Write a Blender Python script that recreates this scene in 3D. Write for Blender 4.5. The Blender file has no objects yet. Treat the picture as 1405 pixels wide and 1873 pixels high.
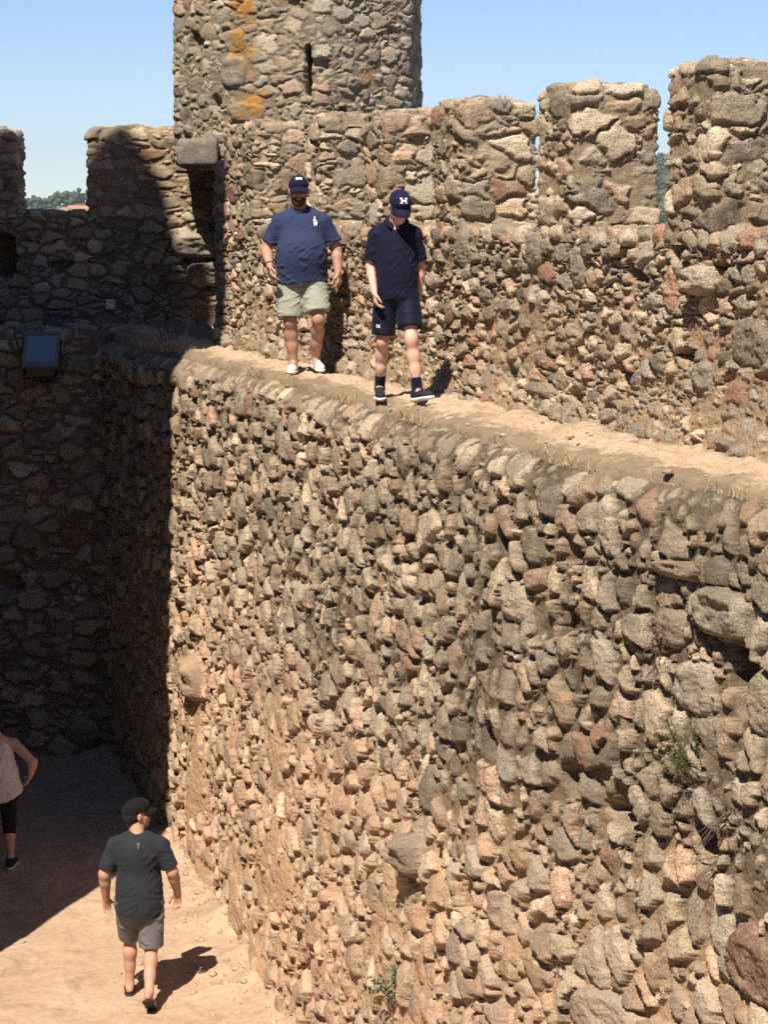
import bpy, bmesh, math, random
import numpy as np
from mathutils import Vector, Matrix
from mathutils.bvhtree import BVHTree

S = bpy.context.scene
COL = S.collection
PI = math.pi
R_ = math.radians

# ------------------------------------------------------------------ camera, sky, sun, exposure
# metres; camera at the origin at eye height over the wall walk, +y away from it, z up
cam = bpy.data.cameras.new('camera')
cam.sensor_fit = 'VERTICAL'; cam.sensor_height = 36.0
cam.lens = 3800.0 / 1873.0 * 36.0
cam.clip_start = 0.1; cam.clip_end = 20000
camo = bpy.data.objects.new('camera', cam); COL.objects.link(camo)
camo.rotation_euler = (R_(90 - 8.184), 0, 0)
S.camera = camo

SUN_EL = 55.7
SUN_AZ = (-0.34, -0.94)            # horizontal direction from the scene towards the sun
az = math.atan2(SUN_AZ[0], SUN_AZ[1])
w = bpy.data.worlds.new('World'); S.world = w; w.use_nodes = True
nt = w.node_tree; bg = nt.nodes['Background']
sky = nt.nodes.new('ShaderNodeTexSky'); sky.sky_type = 'NISHITA'; sky.sun_disc = False
sky.sun_elevation = R_(SUN_EL); sky.sun_rotation = az
sky.altitude = 2200; sky.air_density = 1.0; sky.dust_density = 0.0; sky.ozone_density = 1.6
tn = nt.nodes.new('ShaderNodeMix'); tn.data_type = 'RGBA'; tn.blend_type = 'MULTIPLY'; tn.inputs[0].default_value = 1.0; tn.inputs[7].default_value = (.90, .96, 1.08, 1)
nt.links.new(sky.outputs[0], tn.inputs[6]); nt.links.new(tn.outputs[2], bg.inputs[0]); bg.inputs[1].default_value = 0.074
sl = bpy.data.lights.new('sun', 'SUN'); sl.energy = 5.0; sl.angle = R_(0.53); sl.color = (1.0, 0.90, 0.76)
so = bpy.data.objects.new('sun', sl); COL.objects.link(so)
ce = math.cos(R_(SUN_EL)); hl = math.hypot(*SUN_AZ)
tosun = Vector((SUN_AZ[0] / hl * ce, SUN_AZ[1] / hl * ce, math.sin(R_(SUN_EL))))
so.rotation_euler = tosun.to_track_quat('Z', 'Y').to_euler(); so.location = (-20, -30, 60)
S.view_settings.view_transform = 'Standard'; S.view_settings.look = 'None'
S.view_settings.exposure = 0.72; S.view_settings.gamma = 1.0
S.cycles.max_bounces = 6; S.cycles.diffuse_bounces = 3; S.cycles.glossy_bounces = 2
S.cycles.transmission_bounces = 3; S.cycles.volume_bounces = 0
S.cycles.caustics_reflective = False; S.cycles.caustics_refractive = False
try: S.cycles.use_denoising = False
except Exception: pass

ZW, ZG = -1.45, -6.63              # wall walk, courtyard
T = np.array([.3527, -.9357]); N = np.array([.9357, .3527])   # along the right wall towards us; away from the yard
def wp(s, o): return s * T + o * N

# ------------------------------------------------------------------ object helpers
def tag(o, label=None, cat=None, group=None, kind=None):
    if label: o['label'] = label
    if cat: o['category'] = cat
    if group: o['group'] = group
    if kind: o['kind'] = kind
    return o
def empty(name, loc, label, cat, group=None, rz=0.0):
    o = bpy.data.objects.new(name, None); COL.objects.link(o)
    o.location = loc; o.rotation_euler = (0, 0, rz); o.empty_display_size = .2
    return tag(o, label, cat, group)
def link(name, me, mat=None, parent=None, world=False):
    o = bpy.data.objects.new(name, me); COL.objects.link(o)
    if mat is not None: me.materials.append(mat)
    if parent is not None:
        o.parent = parent
        if world: o.matrix_parent_inverse = Matrix.Translation(parent.location).inverted()
    return o
def np_mesh(name, V, F, smooth=True, attrs=None):
    me = bpy.data.meshes.new(name)
    V = np.ascontiguousarray(V, np.float32); F = np.ascontiguousarray(F, np.int32)
    k = F.shape[1]
    me.vertices.add(len(V)); me.vertices.foreach_set('co', V.ravel())
    me.loops.add(F.size); me.loops.foreach_set('vertex_index', F.ravel())
    me.polygons.add(len(F))
    me.polygons.foreach_set('loop_start', np.arange(0, F.size, k, dtype=np.int32))
    me.polygons.foreach_set('loop_total', np.full(len(F), k, np.int32))
    if smooth: me.polygons.foreach_set('use_smooth', np.ones(len(F), bool))
    me.update(calc_edges=True)
    for an, A in (attrs or {}).items():
        a = me.attributes.new(an, 'FLOAT_COLOR', 'POINT')
        a.data.foreach_set('color', np.ascontiguousarray(A, np.float32).ravel())
    return me
def py_mesh(name, V, F, smooth=False):
    me = bpy.data.meshes.new(name); me.from_pydata([tuple(v) for v in V], [], F)
    if smooth:
        for p in me.polygons: p.use_smooth = True
    me.update(); return me
class MB:
    def __init__(s): s.V = []; s.F = []
    def box(s, c, d, rot=None, bev=0.0):
        c = Vector(c); b = len(s.V)
        for z in (-1, 1):
            for x, y in ((-1, -1), (1, -1), (1, 1), (-1, 1)):
                v = Vector((x * d[0] / 2, y * d[1] / 2, z * d[2] / 2))
                if rot is not None: v = rot @ v
                s.V.append(c + v)
        s.F += [tuple(b + i for i in f) for f in ((3, 2, 1, 0), (4, 5, 6, 7), (0, 1, 5, 4), (1, 2, 6, 5), (2, 3, 7, 6), (3, 0, 4, 7))]
        return s
    def tube(s, pts, rads, n=6):
        pts = [Vector(p) for p in pts]; b = len(s.V)
        for i, p in enumerate(pts):
            d = (pts[min(i + 1, len(pts) - 1)] - pts[max(i - 1, 0)]).normalized()
            a = d.cross(Vector((.31, .17, .93))); a.normalize(); c = d.cross(a)
            r = rads[i] if hasattr(rads, '__len__') else rads
            for k in range(n):
                t = 2 * PI * k / n; s.V.append(p + (a * math.cos(t) + c * math.sin(t)) * r)
        for i in range(len(pts) - 1):
            for k in range(n):
                s.F.append((b + i * n + k, b + i * n + (k + 1) % n, b + (i + 1) * n + (k + 1) % n, b + (i + 1) * n + k))
        s.F.append(tuple(b + k for k in range(n))[::-1]); e = b + (len(pts) - 1) * n
        s.F.append(tuple(e + k for k in range(n)))
        return s
    def leaf(s, p, d, up, L, W):
        p = Vector(p); d = Vector(d).normalized(); u = Vector(up); a = d.cross(u)
        if a.length < 1e-4: a = Vector((1, 0, 0))
        a.normalize(); nn = a.cross(d); b = len(s.V)
        s.V += [p, p + d * L * .45 + a * W * .5 - nn * L * .04, p + d * L, p + d * L * .45 - a * W * .5 - nn * L * .04]
        s.F.append((b, b + 1, b + 2, b + 3))
        return s
    def build(s, name, mat=None, parent=None, smooth=False):
        return link(name, py_mesh(name, s.V, s.F, smooth), mat, parent)

# ------------------------------------------------------------------ noise in numpy
def _h(ix, iy, seed):
    a = (ix.astype(np.int64) * 374761393 + iy.astype(np.int64) * 668265263 + seed * 974634777) & 0xFFFFFFFF
    a = ((a ^ (a >> 13)) * 1274126177) & 0xFFFFFFFF
    a = ((a ^ (a >> 16)) * 2246822519) & 0xFFFFFFFF
    return ((a ^ (a >> 15)) & 0xFFFFFF).astype(np.float32) / np.float32(0xFFFFFF)
def vnoise(x, y, seed=0):          # gradient noise, about -1..1
    xi = np.floor(x); yi = np.floor(y); fx = (x - xi).astype(np.float32); fy = (y - yi).astype(np.float32)
    u = fx * fx * fx * (fx * (fx * 6 - 15) + 10); v = fy * fy * fy * (fy * (fy * 6 - 15) + 10)
    def g(dx, dy):
        t = _h(xi + dx, yi + dy, seed) * np.float32(2 * PI)
        return np.cos(t) * (fx - dx) + np.sin(t) * (fy - dy)
    a = g(0, 0); b = g(1, 0); c = g(0, 1); d = g(1, 1)
    return ((a + (b - a) * u) * (1 - v) + (c + (d - c) * u) * v) * 1.5
def fbm(x, y, seed=0, o=4, gain=.5):
    r = 0; a = 1.0
    for k in range(o):
        r = r + a * vnoise(x * 2 ** k + 13.7 * k, y * 2 ** k + 7.1 * k, seed + k); a *= gain
    return r

# ------------------------------------------------------------------ rubble masonry as real relief
def stone_cells(U, V, seed, wmax=.3):
    """weighted Voronoi in 2D; returns edge distance, offset to the centre, five random numbers per stone"""
    n = len(U); E = np.empty(n, np.float32); DX = np.empty(n, np.float32); DY = np.empty(n, np.float32)
    RR = np.empty((6, n), np.float32)
    for a in range(0, n, 150000):
        u = U[a:a + 150000]; v = V[a:a + 150000]; iu = np.floor(u); iv = np.floor(v)
        cx = []; cy = []; D = []
        for dy in (-2, -1, 0, 1, 2):
            for dx in (-2, -1, 0, 1, 2):
                X = iu + dx; Y = iv + dy
                px = X + .5 + (_h(X, Y, seed) - .5) * .95; py = Y + .5 + (_h(X, Y, seed + 1) - .5) * .8
                ww = _h(X, Y, seed + 2) ** 2 * wmax
                cx.append(px); cy.append(py); D.append((u - px) ** 2 + (v - py) ** 2 - ww)
        D = np.array(D); cx = np.array(cx); cy = np.array(cy)
        i = np.argmin(D, 0); ar = np.arange(len(u))
        pi = cx[i, ar]; qi = cy[i, ar]; Di = D[i, ar]
        with np.errstate(divide='ignore', invalid='ignore'):
            e = (D - Di) / (2 * np.sqrt((cx - pi) ** 2 + (cy - qi) ** 2))
        e[i, ar] = 9; E[a:a + len(u)] = np.nanmin(e, 0)
        DX[a:a + len(u)] = u - pi; DY[a:a + len(u)] = v - qi
        ki = np.floor(pi * 1009); kj = np.floor(qi * 1013)
        for k in range(6): RR[k, a:a + len(u)] = _h(ki, kj, seed + 20 + k)
    return E, DX, DY, RR

def smooth_path(pts, du, r, closed):
    pts = np.array(pts, float)
    if closed: pts = np.vstack([pts, pts[:1]])
    L = np.r_[0, np.cumsum(np.linalg.norm(np.diff(pts, axis=0), axis=1))]
    n = max(4, int(L[-1] / du)); q = np.linspace(0, L[-1], n + 1)
    P = np.stack([np.interp(q, L, pts[:, k]) for k in range(pts.shape[1])], 1)
    k = max(1, int(round(r / du)))
    if k > 1:
        if closed:
            P = P[:-1]; Q = np.vstack([P[-k:], P, P[:k]])
        else:
            Q = np.vstack([P[:1]] * k + [P] + [P[-1:]] * k)
        ker = np.hanning(2 * k + 1)[0:]; ker /= ker.sum()
        Z = np.stack([np.convolve(Q[:, c], ker, 'same') for c in range(P.shape[1])], 1)[k:-k]
        if not closed: Z[0] = P[0]; Z[-1] = P[-1]
        P = Z
    elif closed: P = P[:-1]
    return P

def masonry(name, mat, path, profile, side=1, closed=False, du=.02, dv=.02, cell=(.26, .2), relief=.07, seed=1,
            rp=.06, rv=.06, center=False, feats=(), holes=(), fill=None, wear=None, hole_p=.02, top_noise=.0,
            parent=None, warp=.17, gap=.08, big=.3, offs=None, rough=1.0, small=.3, shear=0.0, damp=None, facet=1.0):
    """path: xy polyline. profile: (outward offset, z[, scale to centre]) polyline walked upwards."""
    P = smooth_path(path, du, rp, closed); nu = len(P)
    pr = np.array([(p[0], p[1], p[2] if len(p) > 2 else 1.0) for p in profile], float)
    Q = smooth_path(pr, dv, rv, False); nv = len(Q)
    tg = np.roll(P, -1, 0) - np.roll(P, 1, 0) if closed else np.gradient(P, axis=0)
    tg /= np.linalg.norm(tg, axis=1, keepdims=True) + 1e-9
    n2 = np.stack([tg[:, 1], -tg[:, 0]], 1) * side
    c = P.mean(0)
    u = np.r_[0, np.cumsum(np.linalg.norm(np.diff(P, axis=0), axis=1))]
    v = np.r_[0, np.cumsum(np.linalg.norm(np.diff(Q * np.array([1, 1, .4 if center else 0]), axis=0), axis=1))]
    off = Q[None, :, 0].repeat(nu, 0)
    if offs is not None: off = off + offs(u[:, None], Q[None, :, 1], P)
    sc = Q[None, :, 2].repeat(nu, 0)
    base = np.empty((nu, nv, 3))
    base[..., :2] = c + (P - c)[:, None, :] * sc[..., None] + n2[:, None, :] * off[..., None]
    base[..., 2] = Q[None, :, 1]
    UU = u[:, None].repeat(nv, 1); VV = v[None, :].repeat(nu, 0)
    if closed:
        gu = np.roll(base, -1, 0) - np.roll(base, 1, 0)
    else: gu = np.gradient(base, axis=0)
    gv = np.gradient(base, axis=1)
    nn = np.cross(gu, gv); nn /= np.linalg.norm(nn, axis=2, keepdims=True) + 1e-9
    sg = np.sign((nn[:, :, :2] * n2[:, None, :]).sum()); nn *= sg
    def at_u(q): return q if not isinstance(q, tuple) else u[np.argmin(((P - np.array(q)) ** 2).sum(1))]
    feats = [(at_u(f[0]),) + tuple(f[1:]) for f in feats]; holes = [(at_u(f[0]),) + tuple(f[1:]) for f in holes]
    U = UU.ravel().astype(np.float32); V = VV.ravel().astype(np.float32)
    # --- relief
    Uc = U / cell[0] + warp * fbm(U / cell[0] * 1.3, V / cell[1] * 1.3, seed + 50, 3)
    Vc = V / cell[1] + warp * fbm(U / cell[0] * 1.3, V / cell[1] * 1.3, seed + 60, 3)
    if shear: Uc = Uc + shear * Vc
    E, DX, DY, R = stone_cells(Uc, Vc, seed, big)
    fine = fbm(U / .07, V / .07, seed + 70, 3); micro = fbm(U / .025, V / .025, seed + 80, 2)
    large = fbm(U / 1.1, V / 1.1, seed + 90, 3)
    zz = base[..., 2].ravel()
    fl = np.zeros_like(U) if fill is None else fill(U, zz, large)
    rg = relief * rough
    hm = relief * (.05 + fl + .10 * large) + rg * (.10 * fine + .06 * micro)
    def layer(E, DX, DY, R, k):
        g = gap * (1 + .45 * fine) * (1.0 if k == 1 else 1.2)
        wd = .06 + .17 * R[0]
        x = np.clip((E - g) / wd, 0, 1); edge = np.sqrt(np.clip(1 - (1 - x) ** 2, 0, 1))
        face = .62 + .55 * R[3] + facet * (.8 * (R[1] - .5) * DX + 1.1 * (R[2] - .58) * DY) - .35 * (DX * DX + DY * DY)
        return k * relief * edge * np.maximum(face, .25) + rg * (.085 * fine + .065 * micro) * np.minimum(1, x * 3 + .2)
    hs = layer(E, DX, DY, R, 1)
    gone = R[4] < hole_p
    hs = np.where(gone, -relief * 1.7 * np.clip((E - .04) / .2, 0, 1), hs)
    r1 = R[5].copy(); r2 = R[1].copy()
    if small > 0:
        drop = (R[4] > 1 - small)
        E2, DX2, DY2, Q2 = stone_cells(Uc * 2.05 + 31, Vc * 1.9 + 17, seed + 7, .2)
        h2 = layer(E2, DX2, DY2, Q2, .72)
        use2 = (drop | ((E < gap * 1.5) & (Q2[4] > .86))) & ~gone
        take = use2 & (drop | (h2 > hs))
        hs = np.where(drop, np.where(Q2[4] > .2, h2, -9), np.where(take, h2, hs))
        r1 = np.where(take, Q2[5], r1); r2 = np.where(take, Q2[1], r2)
    h = np.maximum(hs, np.where(gone, -9, hm)); stone = 1 / (1 + np.exp(-np.clip((hs - hm) / (.06 * relief), -30, 30)))
    stone = np.where(gone, .3, stone)
    calm = 1.0 if damp is None else damp(U, zz)
    h = h * calm
    rng = np.random.RandomState(seed)
    for (fu, fz, a, b, pt, *more) in feats:             # single stones that stand proud: u, z, half sizes, height
        ca = more[1] if len(more) > 1 else 0.0
        du_ = (U - fu) * math.cos(ca) + (base[..., 2].ravel() - fz) * math.sin(ca)
        dz_ = -(U - fu) * math.sin(ca) + (base[..., 2].ravel() - fz) * math.cos(ca)
        wob = fbm(U / (1.1 * a) + fu * 3, V / (1.1 * b), seed + 33, 3)
        d = (np.abs(du_ / a) ** 2.8 + np.abs(dz_ / b) ** 2.8) ** (1 / 2.8) + .02 * fine + .13 * wob
        m = d < 1
        hf = pt * np.sqrt(np.clip(1 - np.clip(1 - (1 - d) / .42, 0, 1) ** 2, 0, 1)) * (.9 + .22 * wob + .18 * dz_ / b - .1 * du_ / a) + rg * (.12 * fine + .1 * micro)
        h = np.where(m, np.maximum(hf, hm), h); stone = np.where(m, 1, stone)
        if more and more[0] is not None: r1 = np.where(m, more[0], r1)
        r2 = np.where(m, rng.rand(), r2)
    for (fu, fz, a, b, dp) in holes:
        d = (((U - fu) / a) ** 4 + ((base[..., 2].ravel() - fz) / b) ** 4) ** .25 + .12 * fine
        m = np.clip((1 - d) / .25, 0, 1)
        h = h * (1 - m) - dp * m; stone = np.where(m > .5, 0, stone)
    h = h + .18 * relief * large
    VX = base.reshape(-1, 3) + nn.reshape(-1, 3) * h[:, None]
    if top_noise:
        zt = base[..., 2].ravel(); zmx = zt.max(); wt = np.clip((zt - (zmx - .35)) / .35, 0, 1)
        VX[:, 2] += top_noise * wt * (fbm(VX[:, 0] / .45, VX[:, 1] / .45, seed + 5, 3))
    wr = np.zeros_like(U) if wear is None else wear(U, base[..., 2].ravel(), large)
    A = np.stack([r1, r2, np.clip(stone, 0, 1), np.clip(wr, 0, 1)], 1)
    idx = np.arange(nu * nv).reshape(nu, nv)
    if closed: idx = np.vstack([idx, idx[:1]])
    F = np.stack([idx[:-1, :-1], idx[1:, :-1], idx[1:, 1:], idx[:-1, 1:]], -1).reshape(-1, 4)
    if sg < 0: F = F[:, ::-1]
    if parent is not None: VX = VX - np.array(parent.location)
    me = np_mesh(name, VX, F, True, {'stone': A})
    return link(name, me, mat, parent)

# ------------------------------------------------------------------ materials
def newmat(name):
    m = bpy.data.materials.new(name); m.use_nodes = True
    nt = m.node_tree; b = nt.nodes['Principled BSDF']
    return m, nt, b
def nd(nt, kind, **kw):
    n = nt.nodes.new(kind)
    for k, v in kw.items(): setattr(n, k, v)
    return n
def ramp(nt, stops, interp='LINEAR'):
    r = nd(nt, 'ShaderNodeValToRGB'); cr = r.color_ramp; cr.interpolation = interp
    while len(cr.elements) < len(stops): cr.elements.new(.5)
    for e, (p, c) in zip(cr.elements, stops):
        e.position = p; e.color = (*c, 1) if len(c) == 3 else c
    return r
def noise(nt, co, scale, detail=3, rough=.55, dist=0.0):
    n = nd(nt, 'ShaderNodeTexNoise'); n.inputs['Scale'].default_value = scale
    n.inputs['Detail'].default_value = detail; n.inputs['Roughness'].default_value = rough
    n.inputs['Distortion'].default_value = dist
    nt.links.new(co, n.inputs['Vector']); return n
def mix(nt, a, b, f, mode='MIX'):
    m = nd(nt, 'ShaderNodeMix', data_type='RGBA', blend_type=mode)
    for s, v in ((6, a), (7, b), (0, f)):
        if hasattr(v, 'is_output'): nt.links.new(v, m.inputs[s])
        elif isinstance(v, (int, float)): m.inputs[s].default_value = v
        else: m.inputs[s].default_value = (*v, 1)
    return m.outputs[2]
def mth(nt, op, a, b=None, clamp=False):
    m = nd(nt, 'ShaderNodeMath', operation=op); m.use_clamp = clamp
    for s, v in ((0, a), (1, b)):
        if v is None: continue
        if hasattr(v, 'is_output'): nt.links.new(v, m.inputs[s])
        else: m.inputs[s].default_value = v
    return m.outputs[0]
def maprange(nt, v, a, b, c=0.0, d=1.0):
    m = nd(nt, 'ShaderNodeMapRange'); nt.links.new(v, m.inputs[0])
    for k, q in zip((1, 2, 3, 4), (a, b, c, d)): m.inputs[k].default_value = q
    return m.outputs[0]
def bump(nt, b, h, strength, dist):
    n = nd(nt, 'ShaderNodeBump'); n.inputs['Strength'].default_value = strength; n.inputs['Distance'].default_value = dist
    nt.links.new(h, n.inputs['Height']); nt.links.new(n.outputs[0], b.inputs['Normal']); return n
def setc(b, col=None, rough=.8, spec=.2):
    if col is not None: b.inputs['Base Color'].default_value = (*col, 1)
    b.inputs['Roughness'].default_value = rough
    b.inputs['Specular IOR Level'].default_value = spec

STONES = [(0.0, (.37, .335, .275)), (.13, (.47, .385, .28)), (.27, (.30, .255, .195)), (.4, (.55, .465, .35)),
          (.53, (.41, .30, .205)), (.65, (.45, .40, .315)), (.77, (.52, .37, .275)), (.87, (.23, .195, .16)), (.93, (.37, .21, .145)), (.97, (.60, .52, .40))]
def stone_mat(name, mortar=(.50, .355, .23), mortar_worn=(.115, .088, .060), tint=(1, 1, 1), wear_amt=.6, lichen=False, speck=.88, patchy=0):
    m, nt, b = newmat(name); setc(b, None, .93, .12)
    tc = nd(nt, 'ShaderNodeTexCoord'); co = tc.outputs['Object']
    at = nd(nt, 'ShaderNodeAttribute', attribute_name='stone'); sp = nd(nt, 'ShaderNodeSeparateColor')
    nt.links.new(at.outputs['Color'], sp.inputs[0]); wear = at.outputs['Alpha']
    rp = ramp(nt, STONES, 'CONSTANT'); nt.links.new(sp.outputs[0], rp.inputs[0])
    # every stone a little lighter or darker
    hv = nd(nt, 'ShaderNodeHueSaturation'); nt.links.new(rp.outputs[0], hv.inputs['Color'])
    nt.links.new(maprange(nt, sp.outputs[1], 0, 1, .62, 1.42), hv.inputs['Value'])
    c = hv.outputs[0]
    n1 = noise(nt, co, 68, 4, .72); n2 = noise(nt, co, 9, 4, .6); n3 = noise(nt, co, 2.2, 4, .6); n4 = noise(nt, co, 130, 2, .6)
    c = mix(nt, c, mix(nt, c, (.56, .48, .37), .55), maprange(nt, n2.outputs[0], .5, .72))
    c = mix(nt, c, (.06, .055, .05), mth(nt, 'MULTIPLY', maprange(nt, n1.outputs[0], .52, .66), speck))
    c = mix(nt, c, (.64, .57, .45), mth(nt, 'MULTIPLY', maprange(nt, n4.outputs[0], .6, .75), speck * .8))
    mo = mix(nt, mortar, mortar_worn, mth(nt, 'ADD', mth(nt, 'MULTIPLY', wear, 1.1), maprange(nt, n3.outputs[0], .35, .75, -.2, .25), True))
    mo = mix(nt, mo, (.10, .075, .05), mth(nt, 'MULTIPLY', maprange(nt, n1.outputs[0], .5, .72), .35))
    mo = mix(nt, mo, (.55, .43, .3), mth(nt, 'MULTIPLY', maprange(nt, n2.outputs[0], .55, .75), .45))
    c = mix(nt, mo, c, sp.outputs[2])
    lowm = mth(nt, 'MULTIPLY', maprange(nt, wear, .02, .45, 1, 0), maprange(nt, n3.outputs[0], .34, .62, .12, .62))
    if patchy: c = mix(nt, c, (.57, .385, .265), lowm)     # sandy render washed over the lower courses
    # grey-green crust lichen where the wall has weathered
    ln = noise(nt, co, 5.5, 6, .72, .6); lm = mth(nt, 'MULTIPLY', maprange(nt, ln.outputs[0], .42, .62), mth(nt, 'MULTIPLY', wear, wear_amt), True)
    c = mix(nt, c, (.25, .215, .165), lm)
    lw = noise(nt, co, 14, 5, .7, .4); lk = mth(nt, 'MULTIPLY', maprange(nt, lw.outputs[0], .58, .7), mth(nt, 'MULTIPLY', wear, .55), True)
    c = mix(nt, c, (.48, .45, .34), lk)
    if lichen is not False:
        # orange lichen patches, given as boxes in object space (x0,x1,z0,z1)
        sx = nd(nt, 'ShaderNodeSeparateXYZ'); nt.links.new(co, sx.inputs[0])
        on = noise(nt, co, 7, 5, .7, .5)
        for (x0, x1, z0, z1, th) in lichen:
            dx = mth(nt, 'ABSOLUTE', mth(nt, 'SUBTRACT', sx.outputs[0], (x0 + x1) / 2)); dz = mth(nt, 'ABSOLUTE', mth(nt, 'SUBTRACT', sx.outputs[2], (z0 + z1) / 2))
            q = mth(nt, 'MULTIPLY', maprange(nt, dx, (x1 - x0) * .28, (x1 - x0) * .6, 1, 0), maprange(nt, dz, (z1 - z0) * .35, (z1 - z0) * .6, 1, 0))
            v_ = mth(nt, 'ADD', on.outputs[0], mth(nt, 'MULTIPLY', mth(nt, 'SUBTRACT', sp.outputs[1], .5), .22))
            q = mth(nt, 'MULTIPLY', mth(nt, 'MULTIPLY', q, maprange(nt, v_, th + .06, th + .11)), maprange(nt, sp.outputs[2], 0, 1, .35, 1))
            c = mix(nt, c, mix(nt, (.50, .21, .03), (.34, .22, .10), maprange(nt, n1.outputs[0], .42, .58)), q)
    if tint != (1, 1, 1): c = mix(nt, c, tint, 1.0, 'MULTIPLY')
    nt.links.new(c, b.inputs['Base Color'])
    if patchy:      # broad dark crusts of black and grey lichen with ragged outlines
        pn = noise(nt, co, 1.25, 8, .68, .35); pm = mth(nt, 'MULTIPLY', maprange(nt, pn.outputs[0], .47, .60), mth(nt, 'MULTIPLY', wear, patchy), True)
        pm = mth(nt, 'MULTIPLY', pm, maprange(nt, n2.outputs[0], .38, .58, .25, 1))
        c = mix(nt, c, (.095, .085, .062), pm); nt.links.new(c, b.inputs['Base Color'])
    hgt = mth(nt, 'ADD', n1.outputs[0], mth(nt, 'MULTIPLY', n4.outputs[0], .5))
    bump(nt, b, hgt, 1.0, .018)
    return m
M_wall = stone_mat('rubble_granite_lower', wear_amt=.65, patchy=.62, tint=(1.05, .995, .95))
M_par = stone_mat('rubble_parapet', tint=(1.04, 1.0, .96), mortar=(.40, .285, .185), mortar_worn=(.24, .20, .145), wear_amt=.45)
M_merlon = stone_mat('rubble_merlon', tint=(1.05, 1.02, .98), mortar=(.33, .26, .18), mortar_worn=(.22, .19, .14), wear_amt=.6)
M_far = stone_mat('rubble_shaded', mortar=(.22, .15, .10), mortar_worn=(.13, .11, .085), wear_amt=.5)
M_tower = stone_mat('rubble_tower', mortar=(.31, .25, .17), mortar_worn=(.20, .18, .13), wear_amt=.55,
                    lichen=[(-.72, -.40, 1.05, 2.1, .33), (-.66, -.25, .5, .85, .33), (.78, 1.0, .9, 1.08, .40), (-.35, .1, 1.7, 2.3, .50)])

def sand_mat(name, a=(.50, .335, .195), b2=(.60, .44, .28), dark=(.33, .22, .13), stain=0):
    m, nt, b = newmat(name); setc(b, None, .95, .1)
    tc = nd(nt, 'ShaderNodeTexCoord'); co = tc.outputs['Object']
    n1 = noise(nt, co, 1.3, 6, .62); n2 = noise(nt, co, 24, 5, .68); n3 = noise(nt, co, 90, 3, .6)
    c = mix(nt, a, b2, maprange(nt, n1.outputs[0], .35, .65))
    c = mix(nt, c, dark, mth(nt, 'MULTIPLY', maprange(nt, n2.outputs[0], .5, .75), .6))
    c = mix(nt, c, (.60, .49, .37), mth(nt, 'MULTIPLY', maprange(nt, n3.outputs[0], .58, .72), .5))
    if stain:
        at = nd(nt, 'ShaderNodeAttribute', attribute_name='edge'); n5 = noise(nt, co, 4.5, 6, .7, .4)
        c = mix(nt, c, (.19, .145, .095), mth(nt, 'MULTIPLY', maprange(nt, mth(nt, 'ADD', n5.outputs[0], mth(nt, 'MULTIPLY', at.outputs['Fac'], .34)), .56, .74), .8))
    nt.links.new(c, b.inputs['Base Color'])
    bump(nt, b, mth(nt, 'ADD', n2.outputs[0], mth(nt, 'MULTIPLY', n3.outputs[0], .5)), .9, .02)
    return m
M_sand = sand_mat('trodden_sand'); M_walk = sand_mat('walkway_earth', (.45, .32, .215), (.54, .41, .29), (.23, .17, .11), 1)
def plain(name, col, rough=.8, spec=.2, var=.25, scale=30, metal=0.0, bumpy=0.0):
    m, nt, b = newmat(name); setc(b, None, rough, spec); b.inputs['Metallic'].default_value = metal
    tc = nd(nt, 'ShaderNodeTexCoord'); n = noise(nt, tc.outputs['Object'], scale, 4, .6)
    c = mix(nt, tuple(x * (1 - var) for x in col), tuple(min(1, x * (1 + var)) for x in col), maprange(nt, n.outputs[0], .3, .7))
    nt.links.new(c, b.inputs['Base Color'])
    if bumpy: bump(nt, b, n.outputs[0], bumpy, .01)
    return m
# ------------------------------------------------------------------ right curtain wall: the big lit face
def sm(x, a, b):
    t = np.clip((x - a) / (b - a), 0, 1); return t * t * (3 - 2 * t)
def o_top(s):
    return np.interp(s, [-24.6, -22.4, -18.3, -15.45, -13.25, -11.4, -10.2, -9.5, -6], [5.64, 5.64, 5.70, 5.56, 5.46, 5.38, 5.58, 5.72, 5.78]) - .03
S0 = -24.7
ss = np.linspace(S0, -6.4, 150)
kw = np.hanning(15); kw /= kw.sum()
oo = np.convolve(np.r_[[o_top(ss[0])] * 7, o_top(ss), [o_top(ss[-1])] * 7], kw, 'valid')
O_AT = lambda s: np.interp(s, ss, oo)
path = [wp(a, b) for a, b in zip(ss, oo)]
def batter(u, z, P):
    s = P @ T
    return np.interp(s, [-24, -16, -8], [-.02, .52, .55])[:, None] * np.clip(-1.5 - z, 0, 9) / 5.2
ux = lambda s: s - S0
wall_feats = [
    (ux(-19.71), -4.62, .24, .23, .26, .3), (ux(-12.74), -4.36, .13, .15, .26, .05), (ux(-13.05), -4.36, .17, .15, .10, .85),
    (ux(-9.52), -2.12, .24, .14, .17, .0), (ux(-9.98), -1.95, .20, .052, .13, .2), (ux(-11.59), -2.39, .17, .135, .09, .7),
    (ux(-8.89), -3.84, .28, .19, .10, .94), (ux(-10.2), -4.56, .34, .16, .12, .01), (ux(-13.83), -2.60, .28, .08, .11, .2, -.35),
    (ux(-10.0), -2.28, .12, .11, .10, .35), (ux(-9.72), -2.55, .17, .15, .11, .05), (ux(-9.12), -2.52, .11, .17, .10, .42)]
wall_holes = [(ux(-19.45), -5.03, .10, .20, .22), (ux(-12.52), -4.64, .09, .16, .2), (ux(-9.36), -2.38, .14, .15, .18),
              (ux(-15.62), -4.22, .15, .17, .24), (ux(-13.70), -2.33, .16, .09, .2), (ux(-17.9), -3.2, .08, .1, .15), (ux(-11.0), -2.0, .09, .08, .15)]
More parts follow.
